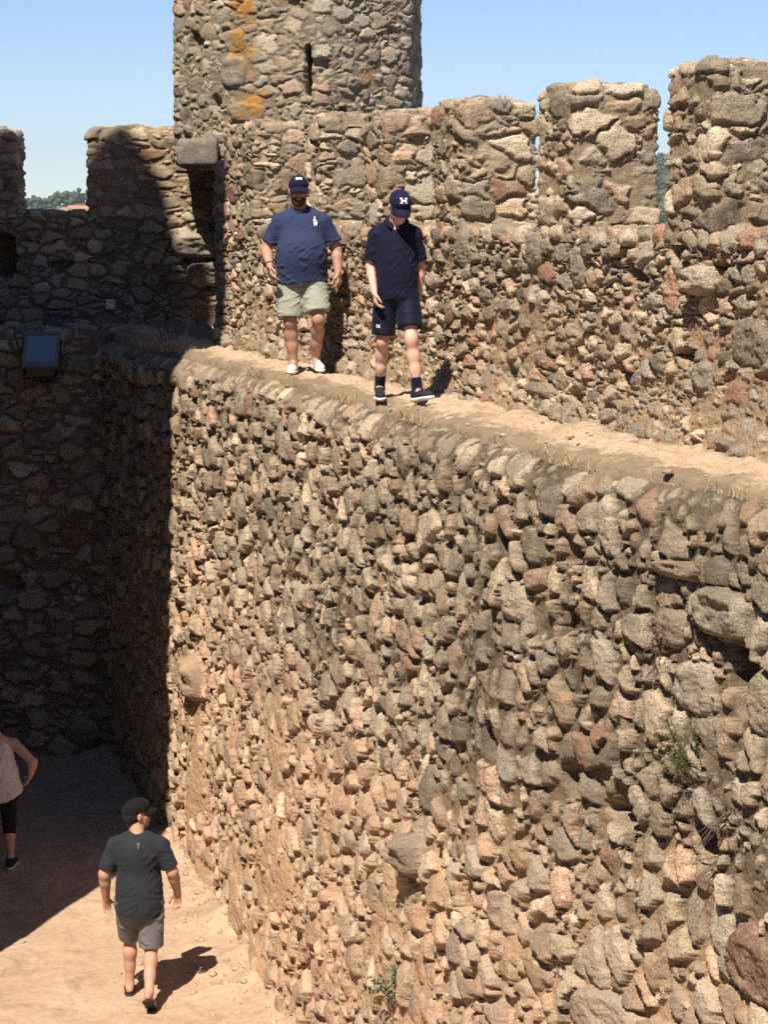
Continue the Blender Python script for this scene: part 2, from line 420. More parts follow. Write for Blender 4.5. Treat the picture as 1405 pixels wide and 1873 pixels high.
def wall_fill(u, z, lg):
    return .36 * sm(-z, 3.2, 5.4) * sm(-u, -14, -8) * (.6 + .9 * np.clip(lg, -.6, .8)) + .22 * np.clip(lg, 0, 1) + .12 + .30 * sm(z, -1.62, -1.55)
def wall_wear(u, z, lg):
    return sm(z, -4.6, -2.6) * (.45 + .45 * sm(u, 3, 12)) + .3 * lg * sm(z, -5.4, -3) + .10 * sm(u, 6, 14)
masonry('curtain_wall', M_wall, path, [(0, -6.95), (0, -1.69), (-.02, -1.60), (-.07, -1.55), (-.15, -1.525), (-.6, -1.52)], du=.0135, dv=.0075, cell=(.180, .195), relief=.090, seed=11, shear=.22, small=.26, facet=1.0, damp=lambda u, z: 1 - .68 * sm(z, -1.70, -1.535),
        rv=.05, rp=.1, offs=batter, feats=wall_feats, holes=wall_holes, fill=wall_fill, wear=wall_wear, hole_p=.022, gap=.115, big=.5, rough=.8)
tag(bpy.data.objects['curtain_wall'], 'long sunlit rubble stone wall of rounded cobbles below the sandy wall walk', 'stone wall', kind='thing')

# ------------------------------------------------------------------ walkway on top of it
def walk_mesh():
    s = np.arange(-26.5, -6.0, .03); q = np.arange(0, 1.001, .02)
    SS, QQ = np.meshgrid(s, q, indexing='ij')
    o0 = O_AT(s)[:, None] + .06 + .05 * vnoise(s / .35, s * 0, 71)[:, None] + .025 * vnoise(s / .11, s * 0, 73)[:, None]; O = o0 + QQ * (6.75 - o0)
    X = SS[..., None] * T + O[..., None] * N
    z = ZW + .040 * fbm(X[..., 0] / .45, X[..., 1] / .45, 301, 4) + .016 * fbm(X[..., 0] / .07, X[..., 1] / .07, 305, 3)
    z += .07 * sm(QQ, .76, 1.0) - .03 * (1 - sm(QQ, 0, .25)) + .05 * sm(-SS, 21, 24) - .34 * (1 - sm(QQ, 0, .045))
    V = np.concatenate([X, z[..., None]], -1).reshape(-1, 3); n, m = SS.shape
    i = np.arange(n * m).reshape(n, m)
    F = np.stack([i[:-1, :-1], i[1:, :-1], i[1:, 1:], i[:-1, 1:]], -1).reshape(-1, 4)
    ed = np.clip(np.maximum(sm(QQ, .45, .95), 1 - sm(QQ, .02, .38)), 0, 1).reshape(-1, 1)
    return np_mesh('walkway', V, F, True, {'edge': np.repeat(ed, 4, 1)})
WALK = walk_mesh(); WALK_T = BVHTree.FromPolygons([v.co for v in WALK.vertices], [p.vertices for p in WALK.polygons])
def walk_z(x, y): return WALK_T.ray_cast(Vector((x, y, 0)), Vector((0, 0, -1)))[0].z
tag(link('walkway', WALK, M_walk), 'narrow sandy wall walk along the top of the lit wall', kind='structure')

# ------------------------------------------------------------------ right parapet with its merlons
SE = -22.45
par = empty('parapet', (*wp(SE, 6.5), ZW), 'sunlit rubble parapet with upright merlons behind the two walkers', 'parapet')
up = lambda s: s - SE + .9
par_feats = [(up(-11.54), -.42, .17, .098, .15, .7), (up(-11.93), -.49, .075, .17, .07, .95), (up(-14.0), -.29, .14, .13, .08, .9), (up(-10.9), -.78, .24, .16, .07, .3),
             (up(-11.45), -1.02, .12, .1, .08, .05), (up(-10.5), -.62, .09, .2, .06, .95), (up(-15.4), -.28, .1, .16, .07, .0), (up(-13.3), -.38, .12, .15, .06, .1)]
par_holes = [(up(-11.40), -.56, .07, .09, .16), (up(-14.41), -.49, .09, .08, .16), (up(-20.3), -.02, .05, .05, .12)]
def par_fill(u, z, lg): return .08 + .16 * sm(-z, .35, .9) + .3 * lg
masonry('parapet_base', M_par, [wp(SE, 7.4), wp(SE, 6.5), wp(-6.0, 6.5)], [(.16, -1.65), (.12, -1.44), (.03, -1.2), (0, -.9), (0, -.18), (-.03, -.145), (-.78, -.13)], du=.014, dv=.0085,
        cell=(.165, .105), relief=.064, seed=23, rv=.035, rp=.08, feats=par_feats, holes=par_holes, fill=par_fill,
        wear=lambda u, z, lg: .55 * sm(z, -.8, -.25) + .3 * lg, hole_p=.025, parent=par, big=.6, warp=.24, rough=1.2)
MER = [(-22.15, -21.05, .98), (-19.42, -18.93, .93), (-17.74, -17.16, .90), (-16.06, -15.38, .94), (-14.02, -13.40, .965), (-12.04, -11.45, .99), (-10.15, -9.5, .99), (-8.3, -7.6, .99)]
for i, (sf, sn, zt) in enumerate(MER):
    o1 = (7.1, 7.1, 7.1, 7.10, 7.13, 7.2, 7.2, 7.2)[i]; zt -= (.05, .03, .03, .06, .09, .08, .08, .08)[i]
    masonry('merlon', M_merlon, [wp(sf, o1), wp(sf, 6.505), wp(sn, 6.505), wp(sn, o1)],
            [(0, -.2, 1), (0, zt - .09, 1), (0, zt - .03, .96), (0, zt, .8), (0, zt + .015, .02)], closed=True, du=.013, dv=.010,
            cell=(.25, .15), relief=.046, seed=40 + i * 7, rp=.022, rv=.022, center=True, hole_p=.015, top_noise=.02, parent=par, big=.7, warp=.24, gap=.07, rough=1.2,
            fill=lambda u, z, lg: .12 + .2 * np.clip(lg, 0, 1), wear=lambda u, z, lg: .10 + .35 * sm(z, .2, .9) + .4 * lg)

# ------------------------------------------------------------------ far wall (in the shade), its walk and parapet
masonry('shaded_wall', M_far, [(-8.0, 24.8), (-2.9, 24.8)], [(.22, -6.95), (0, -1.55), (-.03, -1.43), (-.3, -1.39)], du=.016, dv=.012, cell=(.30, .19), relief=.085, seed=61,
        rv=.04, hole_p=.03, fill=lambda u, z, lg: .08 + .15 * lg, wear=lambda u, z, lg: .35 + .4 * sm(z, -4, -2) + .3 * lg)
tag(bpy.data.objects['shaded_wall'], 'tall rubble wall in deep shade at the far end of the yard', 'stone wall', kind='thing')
def flat_grid(name, x0, x1, y0, y1, z, st, amp, mat):
    x = np.arange(x0, x1 + st / 2, st); y = np.arange(y0, y1 + st / 2, st); X, Y = np.meshgrid(x, y, indexing='ij')
    Z = z + amp * fbm(X / .4, Y / .4, 77, 4); n, m = X.shape; i = np.arange(n * m).reshape(n, m)
    return link(name, np_mesh(name, np.stack([X, Y, Z], -1).reshape(-1, 3), np.stack([i[:-1, :-1], i[1:, :-1], i[1:, 1:], i[:-1, 1:]], -1).reshape(-1, 4)), mat)
tag(flat_grid('far_walkway', -8.0, -1.6, 25.02, 26.6, -1.405, .05, .03, M_walk), 'shaded walk along the top of the far wall', kind='structure')
fpar = empty('parapet', (-4, 26.3, -1.4), 'shaded rubble parapet with square merlons and an open gap showing distant trees', 'parapet')
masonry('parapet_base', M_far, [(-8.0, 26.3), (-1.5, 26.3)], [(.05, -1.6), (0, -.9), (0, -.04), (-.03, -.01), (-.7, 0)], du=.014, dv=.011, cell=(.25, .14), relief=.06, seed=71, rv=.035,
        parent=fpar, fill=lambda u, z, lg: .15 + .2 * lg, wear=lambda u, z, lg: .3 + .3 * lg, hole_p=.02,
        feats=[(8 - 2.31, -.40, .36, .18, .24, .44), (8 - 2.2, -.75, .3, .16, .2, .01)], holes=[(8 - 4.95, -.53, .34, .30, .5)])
for i, (x0, x1, zt) in enumerate([(-3.69, -1.5, 1.03), (-6.4, -4.63, 1.04)]):
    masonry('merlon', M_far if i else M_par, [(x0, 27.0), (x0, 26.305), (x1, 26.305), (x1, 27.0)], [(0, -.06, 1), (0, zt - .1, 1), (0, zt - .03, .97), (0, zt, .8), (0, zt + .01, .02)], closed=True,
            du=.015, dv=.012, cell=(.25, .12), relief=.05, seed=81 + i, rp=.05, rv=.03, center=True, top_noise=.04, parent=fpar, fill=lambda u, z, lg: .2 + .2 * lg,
            wear=lambda u, z, lg: .35 + .3 * lg, hole_p=.015, big=.5)

# ------------------------------------------------------------------ round tower over the corner
tw = empty('tower', (-1.075, 26.0, .57), 'round rubble tower with an arrow slit and orange lichen rising out of the picture', 'tower')
oct_ = [(-1.04 + 1.56 * math.cos(R_(a)), 26.0 + 1.56 * math.sin(R_(a))) for a in range(60, 420, 45)]
masonry('shaft', M_tower, oct_, [(0, .57, .1), (0, .57, .93), (.01, .6, .99), (.01, .75, 1), (-.04, 4.4, 1)], closed=True, du=.014, dv=.0125, cell=(.21, .14), relief=.038, seed=91, rp=.22, rv=.03, center=True,
        parent=tw, holes=[((-.885, 24.45), 1.64, .042, .31, .45), ((-.4, 24.5), 1.18, .06, .05, .15)], fill=lambda u, z, lg: .16 + .2 * lg, wear=lambda u, z, lg: .5 + .5 * lg, hole_p=.02, big=.6, warp=.24, rough=1.1,
        feats=[((-1.75, 24.65), 1.62, .17, .2, .07, .01), ((-1.72, 24.65), 1.98, .14, .13, .06, .1), ((-1.6, 24.6), 1.15, .22, .12, .07, .3), ((-.3, 24.6), 1.5, .1, .07, .07, .7)])
masonry('corbel', M_tower, [(-2.40, 26.4), (-2.40, 24.62), (-1.97, 24.62), (-1.97, 26.4)], [(0, .55, .1), (0, .55, .95), (0, .58, 1), (0, .82, 1), (0, .85, .97), (0, .86, .1)], closed=True, du=.02, dv=.02, cell=(4, 4), relief=.025,
        seed=95, rp=.05, rv=.03, center=True, parent=tw, hole_p=0, wear=lambda u, z, lg: .6 + .2 * lg)
masonry('pier', M_par, [(-1.90, 26.5), (-1.90, 24.0), (-.4, 24.0), (-.4, 26.5)], [(0, -1.6, 1), (0, .54, 1), (0, .56, .9), (0, .56, .1)], closed=True, du=.02, dv=.015, cell=(.19, .13), relief=.06, seed=97, rp=.06, rv=.03,
        center=True, parent=tw, fill=lambda u, z, lg: .2 + .2 * lg, wear=lambda u, z, lg: .3 + .3 * lg)

# ------------------------------------------------------------------ the rest of the castle beside and behind the camera (out of the picture; throws the shade, parts added to block sky)
M_back = stone_mat('rubble_plain', wear_amt=.4)
def slab_wall(mb, pts, z0, z1):
    b = len(mb.V); n = len(pts)
    for z in (z0, z1): mb.V += [Vector((p[0], p[1], z)) for p in pts]
    mb.F += [(b + i, b + (i + 1) % n, b + n + (i + 1) % n, b + n + i) for i in range(n)] + [tuple(b + n + i for i in range(n)), tuple(b + i for i in range(n))[::-1]]
kp = empty('keep', (-10, 14, ZG), 'great stone keep standing beside the yard', 'keep')
def kb(name, f):
    mb = MB(); f(mb); mb.V = [v - Vector((-10, 14, ZG)) for v in mb.V]; return mb.build(name, M_back, kp)
KB = 16.5
kb('lower_stage', lambda m: slab_wall(m, [(-4.06, KB), (-6.2, KB), (-14.5, KB), (-16, 9), (-10, 9)], ZG - .2, 12.9))
kb('middle_stage', lambda m: slab_wall(m, [(-5.66, KB - .01), (-14.45, KB - .01), (-15.9, 9.1), (-10.5, 9.1)], 12.9, 14.5))
kb('range', lambda m: slab_wall(m, [(-7.0, 24.6), (-14.5, 24.6), (-14.5, KB + .01), (-7.0, KB + .01)], ZG - .2, 10.0))  # unseen flank added to keep sky light off the shaded yard
kb('upper_stage', lambda m: slab_wall(m, [(-6.34, KB - .02), (-14.4, KB - .02), (-15.8, 9.2), (-11, 9.2)], 14.5, 15.7))
for x in (-6.94, -8.3, -9.7, -11.1, -12.5, -13.7):
    def pm(m, x=x):
        b = len(m.V); hw = .62
        m.V += [Vector(p) for p in ((x - hw, KB - .05, 15.7), (x + hw, KB - .05, 15.7), (x + hw, KB - .8, 15.7), (x - hw, KB - .8, 15.7), (x, KB - .3, 16.95))]
        m.F += [(b, b + 1, b + 4), (b + 1, b + 2, b + 4), (b + 2, b + 3, b + 4), (b + 3, b, b + 4), (b + 3, b + 2, b + 1, b)]
    kb('merlon', pm)
mb = MB(); slab_wall(mb, [(-16, 9), (-15.2, 9), (-13.8, 27), (-14.6, 27)], ZG - .2, -1.45);  # unseen enclosing wall, added so less sky light reaches the yard
tag(mb.build('side_wall', M_back), 'unseen plain stone wall added to close the yard and cut sky light', 'stone wall', kind='thing')
mb = MB(); slab_wall(mb, [(-16, -2.5), (6.0, -2.5), (6.0, .6), (-16, .6)], ZG - .2, -1.50)
mb.V += []; slab_wall(mb, [(-16, -16), (9, -16), (9, -8.5), (-16, -8.5)], ZG - .2, 9.0)  # tall unseen block behind the camera, added to lower the ambient light
tag(mb.build('near_wall_and_sky_block', M_back), 'broad stone wall carrying the near wall walk, with an added unseen block behind it against sky light', 'stone wall', kind='thing')

# ------------------------------------------------------------------ ground: one sheet from the yard to the horizon
def axis(a, b, st, far, k=1.12):
    c = list(np.arange(a, b, st)); d = st; x = b
    while x < far: c.append(x); d *= k; x += d
    d = st; x = a - st; lo = []
    while x > -far: lo.append(x); d *= k; x -= d
    return np.array(lo[::-1] + c)
gx = axis(-5.2, .6, .03, 7000); gy = axis(15.2, 25.2, .03, 7000)
def terrain(X, Y):
    s = X * T[0] + Y * T[1]; o = X * N[0] + Y * N[1]
    out = np.maximum.reduce([o - 7.6, Y - 27.2, -X - 17, -Y - 4])
    r = np.hypot(X, Y); th = np.degrees(np.arctan2(X, Y))
    far = -48 + 51.5 * np.exp(-((th + 6.5) / 7) ** 2) * sm(r, 700, 1500) + 105 * np.exp(-((th - 11) / 8.5) ** 2) * sm(r, 300, 1900) + 14 * vnoise(X / 420, Y / 420, 9) * sm(r, 200, 900)
    far = far - (r / 7000) ** 2 * 12
    edge = sm(out, 0, 55)
    yard = ZG + .022 * fbm(X / 1.6, Y / 1.6, 211, 3) + .012 * np.clip(fbm(X / .33, Y / .33, 213, 3), -1, .3) + .006 * fbm(X / .13, Y / .13, 215, 3) + .004 * vnoise(X / .06, Y / .06, 219)
    base = O_AT(s) - np.interp(s, [-24, -16, -8], [-.02, .52, .55])      # foot of the lit wall
    d = base - o
    yard = yard + np.where(d > -1.5, .16 * np.exp(-np.clip(d, 0, 9) / .3), 0) * (1 + .5 * fbm(X / .5, Y / .5, 231, 2))
    yard = yard + .10 * np.exp(-np.clip(24.6 - Y, 0, 99) / .5)
    return yard * (1 - edge) + far * edge
GX, GY = np.meshgrid(gx, gy, indexing='ij'); GZ = terrain(GX, GY)
i = np.arange(GX.size).reshape(GX.shape)
def ground_mat():
    m, nt, b = newmat('ground_earth'); setc(b, None, .95, .1)
    tc = nd(nt, 'ShaderNodeTexCoord'); co = tc.outputs['Object']
    n1 = noise(nt, co, 1.1, 8, .68); n2 = noise(nt, co, 16, 6, .72); n3 = noise(nt, co, 85, 3, .6); n4 = noise(nt, co, .012, 5, .6)
    c = mix(nt, (.43, .295, .20), (.52, .38, .268), maprange(nt, n1.outputs[0], .35, .65))
    c = mix(nt, c, (.28, .19, .12), mth(nt, 'MULTIPLY', maprange(nt, n2.outputs[0], .48, .72), .6))
    n6 = noise(nt, co, 3.2, 7, .7, .5); c = mix(nt, c, (.30, .20, .13), mth(nt, 'MULTIPLY', maprange(nt, n6.outputs[0], .52, .66), .72))
    c = mix(nt, c, (.56, .44, .33), mth(nt, 'MULTIPLY', maprange(nt, n3.outputs[0], .58, .72), .4))
    sx = nd(nt, 'ShaderNodeSeparateXYZ'); nt.links.new(co, sx.inputs[0])
    ln = nd(nt, 'ShaderNodeVectorMath', operation='LENGTH'); nt.links.new(co, ln.inputs[0])
    g = mix(nt, (.055, .075, .03), (.15, .13, .065), maprange(nt, n4.outputs[0], .45, .6))
    c = mix(nt, c, g, maprange(nt, ln.outputs['Value'], 34, 60))
    nt.links.new(c, b.inputs['Base Color'])
    bump(nt, b, mth(nt, 'ADD', n2.outputs[0], mth(nt, 'MULTIPLY', n3.outputs[0], .4)), .9, .02)
    return m
tag(link('ground', np_mesh('ground', np.stack([GX, GY, GZ], -1).reshape(-1, 3), np.stack([i[:-1, :-1], i[1:, :-1], i[1:, 1:], i[:-1, 1:]], -1).reshape(-1, 4)), ground_mat()), 'sandy yard floor', kind='structure')
# ------------------------------------------------------------------ people: implicit bodies turned into one continuous surface
def surface_nets(F, org, h):
    s = F < 0
    nx, ny, nz = F.shape
    c = [s[i:nx - 1 + i, j:ny - 1 + j, k:nz - 1 + k] for i in (0, 1) for j in (0, 1) for k in (0, 1)]
    a = np.logical_or.reduce(c) & ~np.logical_and.reduce(c)
    I = np.argwhere(a); idx = np.full(a.shape, -1, np.int64); idx[a] = np.arange(len(I))
    val = np.stack([F[I[:, 0] + i, I[:, 1] + j, I[:, 2] + k] for i in (0, 1) for j in (0, 1) for k in (0, 1)], 1)
    off = np.array([(i, j, k) for i in (0, 1) for j in (0, 1) for k in (0, 1)], float)
    acc = np.zeros((len(I), 3)); n = np.zeros(len(I))
    for p in range(8):
        for q in range(p + 1, 8):
            if abs(off[p] - off[q]).sum() != 1: continue
            m = (val[:, p] < 0) != (val[:, q] < 0)
            t = val[m, p] / (val[m, p] - val[m, q])
            acc[m] += off[p] + t[:, None] * (off[q] - off[p]); n[m] += 1
    V = (I + acc / n[:, None]) * h + org
    Q = []
    for ax in range(3):
        sl0 = [slice(None)] * 3; sl1 = [slice(None)] * 3; sl0[ax] = slice(0, -1); sl1[ax] = slice(1, None)
        d = s[tuple(sl0)] != s[tuple(sl1)]; E = np.argwhere(d); b, c2 = [x for x in range(3) if x != ax]
        ok = (E[:, b] > 0) & (E[:, c2] > 0) & (E[:, b] < F.shape[b] - 1) & (E[:, c2] < F.shape[c2] - 1); E = E[ok]
        inside = s[E[:, 0], E[:, 1], E[:, 2]]
        def g(db, dc):
            K = E.copy(); K[:, b] += db; K[:, c2] += dc; return idx[K[:, 0], K[:, 1], K[:, 2]]
        q = np.stack([g(-1, -1), g(0, -1), g(0, 0), g(-1, 0)], 1)
        fl = inside if ax != 1 else ~inside
        q[~fl] = q[~fl][:, ::-1]; Q.append(q)
    return V, np.concatenate(Q)
def vnorm(V, F):
    a, b, c, d = (V[F[:, k]] for k in range(4)); n = np.cross(c - a, d - b); N_ = np.zeros_like(V)
    for k in range(4): np.add.at(N_, F[:, k], n)
    return N_ / (np.linalg.norm(N_, axis=1, keepdims=True) + 1e-12)
def relax(V, F, it):
    for _ in range(it):
        S_ = np.zeros_like(V); C = np.zeros(len(V))
        for k in range(4):
            np.add.at(S_, F[:, k], V[F[:, (k + 1) % 4]]); np.add.at(C, F[:, k], 1)
            np.add.at(S_, F[:, k], V[F[:, (k + 3) % 4]]); np.add.at(C, F[:, k], 1)
        V = .5 * V + .5 * S_ / np.maximum(C, 1)[:, None]
    return V
def pbox(p):
    if p[0] in ('cap', 'cone'):
        a, b = np.array(p[1], float), np.array(p[2], float); r = max(p[3], p[4])
        return np.minimum(a, b) - r, np.maximum(a, b) + r
    c = np.array(p[1], float); r = max(p[2]); return c - r, c + r
def pdist(p, X, Y, Z):
    if p[0] in ('cap', 'cone'):
        a, b = np.array(p[1], float), np.array(p[2], float); d = b - a; L2 = d @ d
        t = ((X - a[0]) * d[0] + (Y - a[1]) * d[1] + (Z - a[2]) * d[2]) / L2
        tc = np.clip(t, 0, 1 if p[0] == 'cap' else 1.3); r = p[3] + (p[4] - p[3]) * np.clip(t, 0, 1)
        e = np.sqrt((X - a[0] - tc * d[0]) ** 2 + (Y - a[1] - tc * d[1]) ** 2 + (Z - a[2] - tc * d[2]) ** 2) - r
        if p[0] == 'cone': e = np.maximum(e, (t - 1) * math.sqrt(L2))
        return e
    c, r = p[1], p[2]; M = p[3]
    x, y, z = X - c[0], Y - c[1], Z - c[2]
    if M is not None:
        M = np.array(M); x, y, z = (M[0, k] * x + M[1, k] * y + M[2, k] * z for k in range(3))
    k0 = np.sqrt((x / r[0]) ** 2 + (y / r[1]) ** 2 + (z / r[2]) ** 2) + 1e-6
    k1 = np.sqrt((x / r[0] ** 2) ** 2 + (y / r[1] ** 2) ** 2 + (z / r[2] ** 2) ** 2) + 1e-6
    return k0 * (k0 - 1) / k1
def sdf_mesh(prims, h, cut=None, subs=(), it=2):
    """prims: ('cap'|'cone', a, b, ra, rb, k) or ('ell', c, r, M, k); smooth union in order, then cut(X,Y,Z,F)."""
    lo = np.min([pbox(p)[0] for p in prims], 0) - 3 * h - .02; hi = np.max([pbox(p)[1] for p in prims], 0) + 3 * h + .02
    n = np.ceil((hi - lo) / h).astype(int) + 1
    F = np.full(n, .3, np.float32); ax = [lo[k] + h * np.arange(n[k]) for k in range(3)]
    for p in list(prims) + [('-',) + tuple(q) for q in subs]:
        neg = p[0] == '-'; p = p[1:] if neg else p
        a, b = pbox(p); mg = p[-1] + .03
        i0 = np.maximum(np.floor((a - mg - lo) / h).astype(int), 0); i1 = np.minimum(np.ceil((b + mg - lo) / h).astype(int) + 1, n)
        X, Y, Z = np.meshgrid(*[ax[k][i0[k]:i1[k]] for k in range(3)], indexing='ij')
        d = pdist(p, X, Y, Z); sl = tuple(slice(i0[k], i1[k]) for k in range(3)); f = F[sl]; k = max(p[-1], 1e-4)
        if neg:
            q = np.clip(.5 - .5 * (f + d) / k, 0, 1); F[sl] = f + (-d - f) * q + k * q * (1 - q)
        else:
            q = np.clip(.5 + .5 * (d - f) / k, 0, 1); F[sl] = d + (f - d) * q - k * q * (1 - q)
    if cut is not None:
        X, Y, Z = np.meshgrid(*ax, indexing='ij', sparse=True); F = cut(X, Y, Z, F)
    V, Q = surface_nets(F, lo, h)
    return relax(V, Q, it), Q
def sdf_obj(name, prims, h, mat, parent, cut=None, subs=(), it=2, disp=None):
    V, Q = sdf_mesh(prims, h, cut, subs, it)
    if disp is not None:
        nn = vnorm(V, Q); V = V + nn * disp(V, nn)[:, None]
    return link(name, np_mesh(name, V, Q, True), mat, parent)
def folds(amp, seed, dirs, fx=9.0, fz=26.0):
    """cloth folds: long soft ridges running roughly along 'dirs' (slopes), breaking up with noise"""
    def f(V, n):
        x, y, z = V[:, 0], V[:, 1], V[:, 2]; a = np.arctan2(x, -y) * .22; r = 0
        for i, sl in enumerate(dirs):
            s_ = sl * np.sign(x) if sl != 0 else 0
            q = vnoise(a * fx + 5 * i, (z - s_ * np.abs(a)) * fz + 3 * i, seed + i); r = r + (1 - np.abs(q) * 1.8) * np.clip(.55 + vnoise(a * 7, z * 5, seed + 30 + i), 0, 1)
        return np.maximum(1.7 * amp * (r / len(dirs) - .42), -.003) + .0015 * fbm(a * 40, z * 40, seed + 60, 2)
    return f
def unit(v): v = np.array(v, float); return v / np.linalg.norm(v)
def hand(w, d, palm, thumb, curl=.45, sc=1.0):
    w = np.array(w, float); d = unit(d); t = np.array(thumb, float); t = unit(t - d * (t @ d)); p = np.array(palm, float); p = unit(p - d * (p @ d) - t * (p @ t))
    P = []
    for o, r in ((-.026, .0135), (-.009, .0145), (.009, .0145), (.026, .0145)):
        P.append(('cap', w + d * .012 * sc + t * o * .7 * sc, w + d * .088 * sc + t * o * sc, r * sc, .0115 * sc, .012))
    for o, L, c in ((.031, .072, .8), (.0105, .082, .95), (-.0105, .076, 1.1), (-.031, .060, 1.25)):
        b = w + d * (.090 - abs(o) * .12) * sc + t * o * sc; ang = 0; q = b; sp = t * o * 1.4
        for k, (f, r0, r1) in enumerate(((.45, .0092, .0086), (.32, .0086, .008), (.23, .008, .0068))):
            ang += curl * c * (1, 1.1, .7)[k]; e = q + (d * math.cos(ang) + p * math.sin(ang) + (sp if k == 0 else 0)) * L * f * sc
            P.append(('cap', q, e, r0 * sc, r1 * sc, .004)); q = e
    b = w + d * .025 * sc + t * .022 * sc; e = b + unit(d * .7 + t * .75 + p * .35) * .042 * sc; g = e + unit(d * 1.0 + t * .15 + p * .45) * .032 * sc; k_ = g + unit(d + p * .6) * .022 * sc
    P += [('cap', b, e, .0155 * sc, .0115 * sc, .012), ('cap', e, g, .011 * sc, .0095 * sc, .004), ('cap', g, k_, .0095 * sc, .0075 * sc, .003)]
    return P
def rotm(yaw=0, pitch=0, roll=0): return np.array((Matrix.Rotation(R_(yaw), 3, 'Z') @ Matrix.Rotation(R_(pitch), 3, 'X') @ Matrix.Rotation(R_(roll), 3, 'Y')))
class Head:
    def __init__(s, c, yaw=0, pitch=0, roll=0, sc=1.0): s.c = np.array(c, float); s.M = rotm(yaw, pitch, roll); s.sc = sc
    def p(s, *v): return s.c + s.M @ (np.array(v, float) * s.sc)
    def ell(s, c, r, k=.02): return ('ell', s.p(*c), tuple(x * s.sc for x in r), s.M, k)
    def cap(s, a, b, ra, rb, k=.012): return ('cap', s.p(*a), s.p(*b), ra * s.sc, rb * s.sc, k)
    def prims(s, jaw=1.0):
        P = [s.ell((0, .014, .028), (.077, .097, .092), .02), s.ell((0, -.028, -.042), (.060 * jaw, .066, .078), .03), s.ell((0, -.062, -.096), (.030 * jaw, .026, .024), .02),
             s.cap((-.036, -.082, .024), (.036, -.082, .024), .0125, .0125, .012), s.cap((0, -.094, .014), (0, -.113, -.026), .008, .0125, .008),
             s.cap((-.012, -.100, -.030), (.012, -.100, -.030), .0085, .0085, .006), s.cap((-.02, -.090, -.0615), (.02, -.090, -.0615), .0075, .0075, .005), s.cap((-.016, -.088, -.073), (.016, -.088, -.073), .008, .008, .005)]
        for q in (-1, 1):
            P += [s.ell((q * .040, -.066, -.022), (.026, .024, .024), .02), s.ell((q * .079, .010, -.008), (.010, .020, .031), .006), s.ell((q * .083, .004, .006), (.008, .014, .018), .004)]
        return P
    def sockets(s): return [s.ell((q * .031, -.098, .004), (.015, .014, .010), .008) for q in (-1, 1)]
    def eyes(s, parent):
        for q in (-1, 1):
            sdf_obj('eye', [s.ell((q * .031, -.079, .003), (.0125, .0125, .0125), .001)], .004, M_eye, parent, it=1)
    def cap_on(s, mat, parent, mark=None, brim=.072, lift=0.0, name='cap'):
        c = s
        def cut(X, Y, Z, F):
            l = [(X - c.c[0]) * c.M[0, k] + (Y - c.c[1]) * c.M[1, k] + (Z - c.c[2]) * c.M[2, k] for k in range(3)]
            return np.maximum(F, (.034 * c.sc + lift + .10 * (l[1] < 0) * 0 - .12 * np.maximum(l[1], 0) - l[2]))
        dm = [s.ell((0, .010, .040), (.0885, .1085, .092), .01), s.ell((0, -.04, .075), (.062, .058, .048), .04), s.ell((0, .01, .134), (.009, .009, .005), .004)]
        o = sdf_obj(name, dm, .0055, mat, parent, cut, it=2)
        V = []; Fq = []; nu, nv = 25, 8; z0 = .040 + lift
        for side in (0, 1):
            for i in range(nu):
                a = R_(-68 + 136 * i / (nu - 1))
                for j in range(nv):
                    t = j / (nv - 1); x = .086 * math.sin(a) * (1 - .06 * t); y = .010 - .106 * math.cos(a) - t * brim * math.cos(a * .92) ** .8
                    V.append(s.p(x, y, z0 - .012 * t - .020 * t * t - .030 * math.sin(a) ** 2 * (.5 + .5 * t) - side * .006))
        m = nu * nv
        for i in range(nu - 1):
            for j in range(nv - 1):
                q = (i * nv + j, (i + 1) * nv + j, (i + 1) * nv + j + 1, i * nv + j + 1); Fq += [q, tuple(m + x for x in q[::-1])]
        for i in range(nu - 1): Fq.append((i * nv + nv - 1, (i + 1) * nv + nv - 1, m + (i + 1) * nv + nv - 1, m + i * nv + nv - 1))
        for j in range(nv - 1): Fq += [(j, j + 1, m + j + 1, m + j), ((nu - 1) * nv + j, m + (nu - 1) * nv + j, m + (nu - 1) * nv + j + 1, (nu - 1) * nv + j + 1)]
        link('brim', py_mesh('brim', V, Fq, True), mat, o)
        return o
def decal(name, rows, center, right, up, size, target, mat, parent, fwd, off=.003):
    """a small mark laid onto the cloth: every cell of the pattern is dropped onto the surface along fwd"""
    me = target.data; bv = BVHTree.FromPolygons([v.co for v in me.vertices], [p.vertices for p in me.polygons])
    c = Vector(center); r = Vector(right).normalized(); u = Vector(up).normalized(); f = Vector(fwd).normalized(); nr, nc = len(rows), len(rows[0]); k = 2
    vid = {}; V = []; F = []
    def vert(i, j):
        if (i, j) not in vid:
            p = c + r * ((j / (nc * k) - .5) * size[0]) + u * ((.5 - i / (nr * k)) * size[1]); hit = bv.ray_cast(p - f * .4, f)
            if hit[0] is None: return None
            vid[(i, j)] = len(V); V.append(hit[0] - f * off)
        return vid[(i, j)]
    for i in range(nr * k):
        for j in range(nc * k):
            if rows[i // k][j // k] != '1': continue
            q = [vert(*x) for x in ((i, j), (i + 1, j), (i + 1, j + 1), (i, j + 1))]
            if None not in q: F.append(tuple(q))
    return link(name, py_mesh(name, V, F, True), mat, parent)
